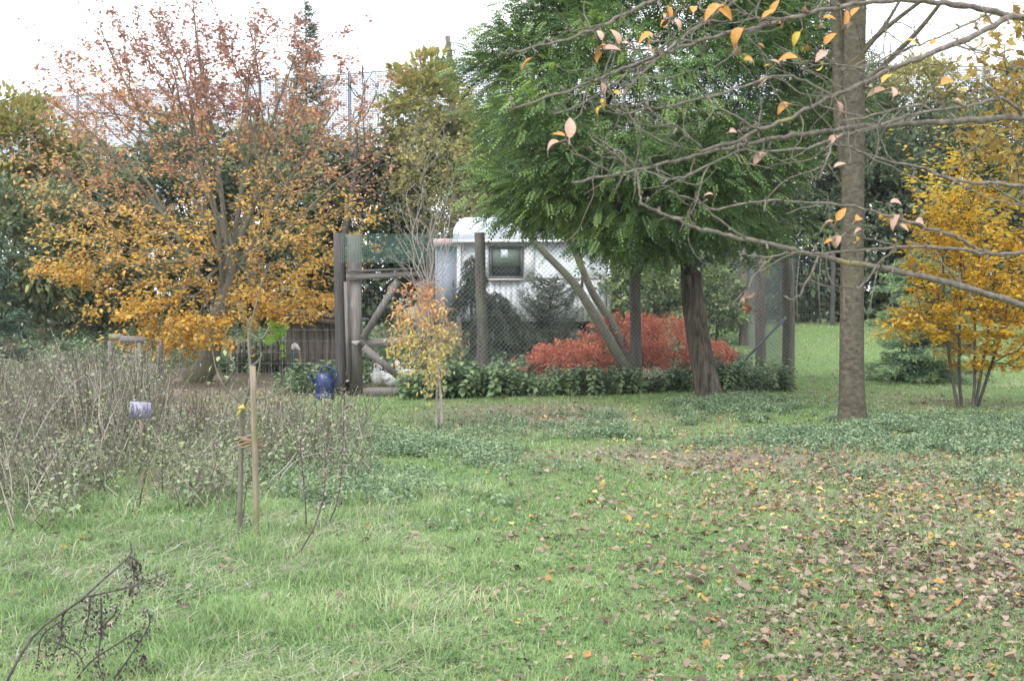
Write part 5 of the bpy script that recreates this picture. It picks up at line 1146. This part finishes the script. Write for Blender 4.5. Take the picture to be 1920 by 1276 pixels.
# ------------------------------------------------------------------ fruit tree reaching in from the right, close to the camera
TX = P(2290, 600, 4.1)[0]; fb = G(TX, 4.1)
fruit = empty('fruit_tree', fb, 'nearby fruit tree whose bare branches with few orange leaves reach in', 'tree')
m_ = MB(); tk = smooth_path([fb - A([0, 0, .1]), fb + A([.03, 0, .8]), fb + A([-.02, .02, 1.7]), fb + A([.02, 0, 2.6]), fb + A([0, .05, 3.4])], 4); m_.tube(tk, np.linspace(.11, .05, len(tk)), 14); m_.build('trunk', M['bark_twig'], fruit, True)
BR = [  # (depth at right, depth at tip, width px at right, width px at tip, points)
 (4.1, 3.6, 15, 6, [(2290, 700), (2080, 625), (1925, 575), (1840, 547), (1760, 525), (1670, 505), (1590, 492), (1520, 475), (1475, 466), (1423, 453), (1384, 446), (1345, 437), (1305, 427), (1279, 416), (1240, 400), (1199, 381)]),
 (4.1, 3.7, 15, 5, [(2290, 250), (2050, 205), (1912, 219), (1837, 225), (1758, 229), (1680, 233), (1602, 238), (1550, 246), (1498, 253), (1446, 260), (1386, 275), (1318, 289), (1266, 302), (1207, 315), (1147, 328), (1071, 342)]),
 (4.1, 3.7, 14, 6, [(2290, 120), (2050, 60), (1920, 34), (1889, 33), (1837, 62), (1785, 83), (1732, 107), (1680, 125), (1628, 151), (1561, 180), (1519, 200), (1472, 224), (1420, 247), (1371, 266), (1316, 284)]),
 (4.1, 3.6, 13, 4, [(1900, 32), (1889, 29), (1837, 17), (1785, 9), (1732, 1), (1667, 1), (1602, 8), (1550, 18), (1498, 30), (1446, 44), (1415, 53), (1363, 62), (1311, 77), (1256, 95), (1206, 115), (1154, 135), (1102, 156), (1024, 184), (972, 200), (946, 204)]),
 (4.0, 3.5, 9, 4, [(1667, 0), (1560, -45), (1400, -40), (1235, 0), (1193, 16), (1141, 43), (1076, 69), (1024, 83), (972, 96), (933, 105)]),
 (4.0, 3.6, 8, 3, [(1560, -45), (1450, -20), (1386, 0), (1337, 29), (1298, 57), (1261, 86), (1232, 112), (1191, 148), (1170, 180)]),
 (3.8, 3.6, 5, 3, [(1236, 110), (1180, 135), (1141, 167), (1092, 193), (1040, 215), (1029, 206)]),
 (3.85, 3.6, 6, 3.5, [(1561, 180), (1511, 154), (1459, 142), (1415, 156), (1363, 172), (1311, 185), (1232, 203), (1180, 212), (1154, 212)]),
 (3.75, 3.6, 5, 3.5, [(1318, 283), (1285, 250), (1259, 232), (1219, 208), (1204, 186)]),
 (4.05, 3.65, 8, 4, [(1915, 216), (1910, 206), (1884, 186), (1863, 186), (1811, 200), (1732, 211), (1667, 229), (1615, 245), (1563, 263), (1498, 279), (1420, 283), (1384, 283), (1345, 302), (1292, 328), (1256, 338), (1240, 343)]),
 (4.1, 3.8, 9, 4, [(2290, 440), (2050, 370), (1920, 351), (1837, 342), (1772, 332), (1719, 312), (1654, 299), (1600, 280), (1563, 268)]),
 (4.1, 3.7, 10, 4, [(2290, 500), (2050, 455), (1920, 472), (1863, 477), (1811, 469), (1745, 464), (1680, 464), (1602, 470), (1545, 476), (1520, 474)]),
 (4.0, 3.65, 8, 3, [(1857, 477), (1824, 463), (1785, 442), (1732, 424), (1680, 411), (1641, 398), (1589, 385), (1537, 381), (1472, 377), (1423, 378), (1345, 391), (1313, 382), (1292, 372), (1253, 358)]),
 (3.7, 3.6, 5, 3.5, [(1397, 446), (1358, 421), (1319, 387), (1303, 378)]),
 (3.65, 3.55, 4, 3, [(1147, 326), (1110, 304), (1071, 286), (1061, 265)]),
 (3.65, 3.6, 5, 4, [(1183, 317), (1157, 294), (1136, 279), (1110, 262)]),
 (3.65, 3.6, 3.5, 3, [(1196, 314), (1162, 282)]),
 (3.65, 3.6, 4, 3, [(1207, 316), (1230, 328), (1256, 337)]),
 (3.65, 3.6, 4, 4, [(1193, 318), (1200, 356), (1199, 381)]),
 (3.8, 3.8, 5, 3, [(1535, 480), (1511, 536), (1488, 562), (1469, 556)]),
 (3.85, 3.8, 4.5, 2.5, [(1683, 466), (1649, 491), (1618, 533), (1600, 546)]),
 (3.8, 3.75, 3.5, 3, [(1680, 462), (1630, 448), (1581, 439), (1560, 421)]),
 (3.75, 3.7, 4, 3, [(1500, 472), (1449, 479), (1402, 479), (1384, 471)]),
 (3.72, 3.7, 3, 2.5, [(1449, 479), (1427, 501), (1408, 524), (1400, 546)]),
 (3.85, 3.8, 4, 3, [(1647, 229), (1587, 212), (1532, 193)]),
 (3.9, 3.8, 5, 3, [(1811, 200), (1784, 193), (1732, 195), (1654, 211), (1587, 227)]),
 (3.75, 3.7, 4.5, 3, [(1440, 240), (1415, 240), (1376, 216), (1339, 198)]),
 (3.75, 3.7, 3.5, 3, [(1305, 427), (1290, 405), (1300, 380), (1315, 345)]),
 (3.8, 3.75, 4, 3, [(1560, 270), (1550, 300), (1535, 335), (1518, 320)]),
 (4.0, 3.9, 5, 3, [(1920, 385), (1880, 362), (1855, 347)]),
 (3.9, 3.9, 4, 2.5, [(1772, 330), (1850, 370), (1920, 385)]),
 (3.7, 3.6, 4, 3, [(1250, 97), (1190, 92), (1150, 85)]), (3.7, 3.6, 4, 3, [(1311, 77), (1260, 70), (1255, 45), (1275, 15)]),
 (3.7, 3.65, 3, 2, [(1133, 45), (1085, 56), (1045, 61)]), (3.75, 3.65, 3, 2, [(1363, 62), (1330, 55), (1345, 20), (1375, 5)]),
 (3.8, 3.7, 3.5, 2.5, [(1446, 44), (1410, 30), (1370, 20), (1325, 22)]), (3.85, 3.8, 4, 2.5, [(1700, 118), (1640, 130), (1560, 122), (1500, 128)]),
 (4.0, 3.9, 5, 2.5, [(1850, 27), (1760, 70), (1690, 95), (1600, 130), (1540, 105)]), (3.9, 3.8, 4, 2.5, [(1785, 83), (1850, 100), (1920, 128)]),
]
TIPS = []
rgb = np.random.default_rng(401)
for d0, d1, w0, w1, pts in BR:
    k = len(pts); dep = np.linspace(d0, d1, k); pp = smooth_path([P(x_, y_, Y) for (x_, y_), Y in zip(pts, dep)], 4); m2 = len(pp)
    pp[1:-1] += rgb.normal(0, .0022, (m2 - 2, 3)); wpx = .86 * np.linspace(w0, w1, m2) * (1 + .25 * np.abs(rgb.normal(0, .5, m2)))
    m_ = MB(); m_.tube(pp, wpx / 2 / FPX * np.interp(np.linspace(0, 1, m2), [0, 1], [d0, d1]), 8); bo = m_.build('branch', M['bark_twig'], fruit, True)
    TIPS.append(pp)
    L = np.linalg.norm(np.diff(pp, axis=0), axis=1).sum()
    for j in range(int(L * 9)):     # short knobbly spurs
        i = rgb.integers(1, m2 - 1); dd = norm(np.cross(pp[i + 1] - pp[i - 1], rgb.normal(0, 1, 3)) + (pp[i + 1] - pp[i - 1]) * .5); l_ = rgb.uniform(.01, .035)
        m_ = MB(); r_ = wpx[i] / 2 / FPX * 3.7; m_.tube([pp[i], pp[i] + dd * (r_ + l_ * .6), pp[i] + dd * (r_ + l_)], [r_ * .55, .0032, .0042], 5); m_.build('spur', M['bark_twig'], bo, True)
# thin curling twigs
ALLP = np.concatenate([t_[3:] for t_ in TIPS])
vis = ALLP[(ALLP[:, 0] / ALLP[:, 1] * FPX + 960 > 1100) & (ALLP[:, 0] / ALLP[:, 1] * FPX + 960 < 1930)]
for j in range(170):
    hi = vis[vis[:, 2] > 1.95] if j % 4 else vis
    s0 = hi[rgb.integers(len(hi))]; dd = norm(rgb.normal(0, 1, 3) * A([1, .5, .8]) + A([-.5, 0, 0])); L = rgb.uniform(.08, .30); q = [s0]
    for i in range(6): dd = norm(dd + rgb.normal(0, .28, 3) + A([0, 0, .05])); q.append(q[-1] + dd * L / 6)
    m_ = MB(); m_.tube(smooth_path(q, 2), np.linspace(.0022, .0011, 13), 5); m_.build('twig', M['bark_twig'], fruit, True)

# leaves still hanging on: each one its own part
def bleaf(seed, bend):
    rng = np.random.default_rng(seed); V = []; n_ = 8
    for i in range(n_ + 1):
        s = i / n_; wv = .24 * math.sin(math.pi * s ** .85) ** .85 + .004; a_ = bend * s; x_ = math.sin(a_) / bend; z_ = -(1 - math.cos(a_)) / bend
        for t_ in (-1, -.5, 0, .5, 1): V.append((x_, t_ * wv, z_ + abs(t_) ** 1.3 * wv * .55 + rng.normal(0, .006)))
    F = [(i * 5 + k, i * 5 + 5 + k, i * 5 + 6 + k, i * 5 + 1 + k) for i in range(n_) for k in range(4)]
    base_ = len(V); V += [(-.28, -.012, .03), (-.28, .012, .03), (.02, .014, 0), (.02, -.014, 0)]; F.append((base_, base_ + 3, base_ + 2, base_ + 1))
    return A(V), A(F)
LM = {}
for c, mn in (('p', 'lf_pink'), ('o', 'lf_orange'), ('y', 'lf_gold'), ('b', 'lf_brown')):
    for k in range(4):
        T, F = bleaf(500 + k, (.5, 1.1, 1.7, 2.3)[k] if c != 'b' else 2.6); LM[c, k] = mesh_data('leaf', T, F, M[mn], smooth=True)
LV = [(1256, 24, 36, -70, 'o'), (1262, 36, 42, -30, 'o'), (1276, 40, 34, -15, 'p'), (1240, 40, 22, 190, 'o'), (1246, 28, 14, 80, 'p'), (1300, 15, 32, 80, 'o'), (1332, 18, 48, 205, 'o'), (1362, 20, 46, -25, 'o'), (1345, 8, 24, 20, 'p'),
      (1126, 63, 26, 105, 'p'), (1158, 66, 38, 98, 'p'), (1118, 88, 42, 185, 'o'), (1148, 90, 38, 10, 'p'), (1120, 102, 28, 205, 'o'), (1206, 64, 46, 175, 'o'), (1210, 86, 34, 220, 'o'), (1174, 76, 18, 40, 'p'), (1111, 73, 12, 180, 'o'),
      (984, 120, 36, 218, 'o'), (1132, 166, 26, -70, 'p'), (1162, 172, 28, 15, 'y'), (1131, 192, 22, -80, 'y'), (1117, 207, 30, 215, 'y'), (1378, 62, 52, 215, 'o'), (1382, 100, 40, -80, 'p'), (1410, 106, 36, 25, 'o'),
      (1069, 238, 46, 86, 'p'), (1026, 270, 48, 190, 'p'), (1048, 251, 26, 160, 'o'), (1490, 72, 36, 230, 'y'), (1556, 30, 32, 20, 'o'), (1507, 27, 34, -95, 'p'), (1540, 53, 24, -85, 'p'), (1554, 70, 36, 65, 'o'), (1511, 98, 32, -95, 'o'), (1476, 104, 46, 165, 'o'),
      (1540, 103, 40, 215, 'p'), (1587, 32, 34, 75, 'o'), (1603, 20, 30, 55, 'o'), (1592, 47, 24, -60, 'p'), (1546, 126, 28, -45, 'y'), (1456, 116, 28, 140, 'p'), (1440, 122, 18, 175, 'y'), (1714, 70, 44, 30, 'y'), (1752, 75, 28, 55, 'o'), (1664, 144, 38, 48, 'y'), (1640, 172, 46, 190, 'p'), (1678, 168, 32, 75, 'p'), (1640, 160, 28, 10, 'p'),
      (1780, 148, 46, 35, 'o'), (1578, 205, 38, -60, 'p'), (1465, 198, 38, 195, 'o'), (1574, 308, 26, 30, 'p'), (1556, 262, 38, 205, 'p'), (1430, 288, 22, 10, 'p'), (1378, 244, 28, 20, 'p'), (1421, 292, 40, 200, 'p'), (1328, 362, 22, 160, 'p'), (1427, 150, 30, 195, 'p'), (1468, 40, 22, 30, 'o'), (1452, 12, 34, 70, 'o'), (1440, 25, 34, 45, 'o'), (1428, 85, 18, -20, 'o'), (1800, 186, 24, 10, 'p'),
      (1577, 401, 34, 60, 'o'), (1615, 402, 36, 45, 'o'), (1545, 418, 40, 190, 'p'), (1607, 427, 24, 160, 'p'), (1553, 449, 20, 170, 'o'), (1563, 453, 42, 215, 'p'), (1611, 453, 24, -60, 'y'), (1652, 410, 22, -90, 'o'), (1682, 374, 32, 25, 'p'), (1675, 414, 40, 225, 'p'), (1736, 412, 46, 10, 'p'), (1765, 428, 22, 20, 'p'), (1697, 426, 26, -30, 'p'),
      (1396, 562, 38, -80, 'b'), (1400, 585, 42, -95, 'b'), (1408, 572, 40, 20, 'b'), (1390, 570, 30, -110, 'p'), (1416, 588, 24, -85, 'b')]
rgl = np.random.default_rng(411)
for px, py, l, an, c in LV:
    # the twig nearest in view gives the depth, so that the stalk meets it
    qx = ALLP[:, 0] / ALLP[:, 1] * FPX + 960; qy = 540 - (ALLP[:, 2] - CAM_H) / ALLP[:, 1] * FPX
    ar = math.radians(an); L = l * .9 / FPX * 3.75
    sx_, sy2 = px - math.cos(ar) * l * .6, py + math.sin(ar) * l * .6
    j = int(np.argmin((qx - sx_) ** 2 + (qy - sy2) ** 2)); Y = ALLP[j, 1] - .02
    d = A([math.cos(ar), rgl.normal(0, .35), math.sin(ar)]); tilt = rgl.uniform(-1.2, 1.2)
    Rm = frames(A([d]), A([[math.sin(tilt) * .5, -math.cos(tilt) * .9, .7 + rgl.random() * .5]]))[0]
    c0_ = P(px, py, Y) - norm(d) * L * .5
    ob_ = bpy.data.objects.new('leaf', LM[c, int(rgl.integers(4))]); link(ob_, fruit)
    ob_.matrix_local = Matrix.Translation((c0_ - A(fruit.location)).tolist()) @ Matrix(Rm.tolist()).to_4x4() @ Matrix.Scale(float(L), 4)
    # a fine stalk from the twig to the leaf
    if (qx[j] - sx_) ** 2 + (qy[j] - sy2) ** 2 > 36:
        m_ = MB(); e_ = c0_ - norm(d) * L * .25; m_.tube(smooth_path([ALLP[j], (ALLP[j] + e_) / 2 + A([0, 0, .008]), e_], 2), [.0018, .0016, .0015, .0014, .0013], 5); m_.build('twig', M['bark_twig'], fruit, True)

# ------------------------------------------------------------------ haze box added to lift the darks and soften contrast
hm = bpy.data.materials.new('contrast_haze'); hm.use_nodes = True; t = hm.node_tree; t.nodes.clear()
o = t.nodes.new('ShaderNodeOutputMaterial'); v = t.nodes.new('ShaderNodeVolumePrincipled')
v.inputs['Color'].default_value = (.93, .95, 1, 1); v.inputs['Density'].default_value = HAZE; v.inputs['Anisotropy'].default_value = 0.2
t.links.new(v.outputs['Volume'], o.inputs['Volume'])
hz = MB(); hz.box((0, 49, 6.0), (144, 126, 15.0)); tag(hz.build('haze', hm), 'thin added haze lifting the dark tones over the garden', 'haze', kind='stuff')
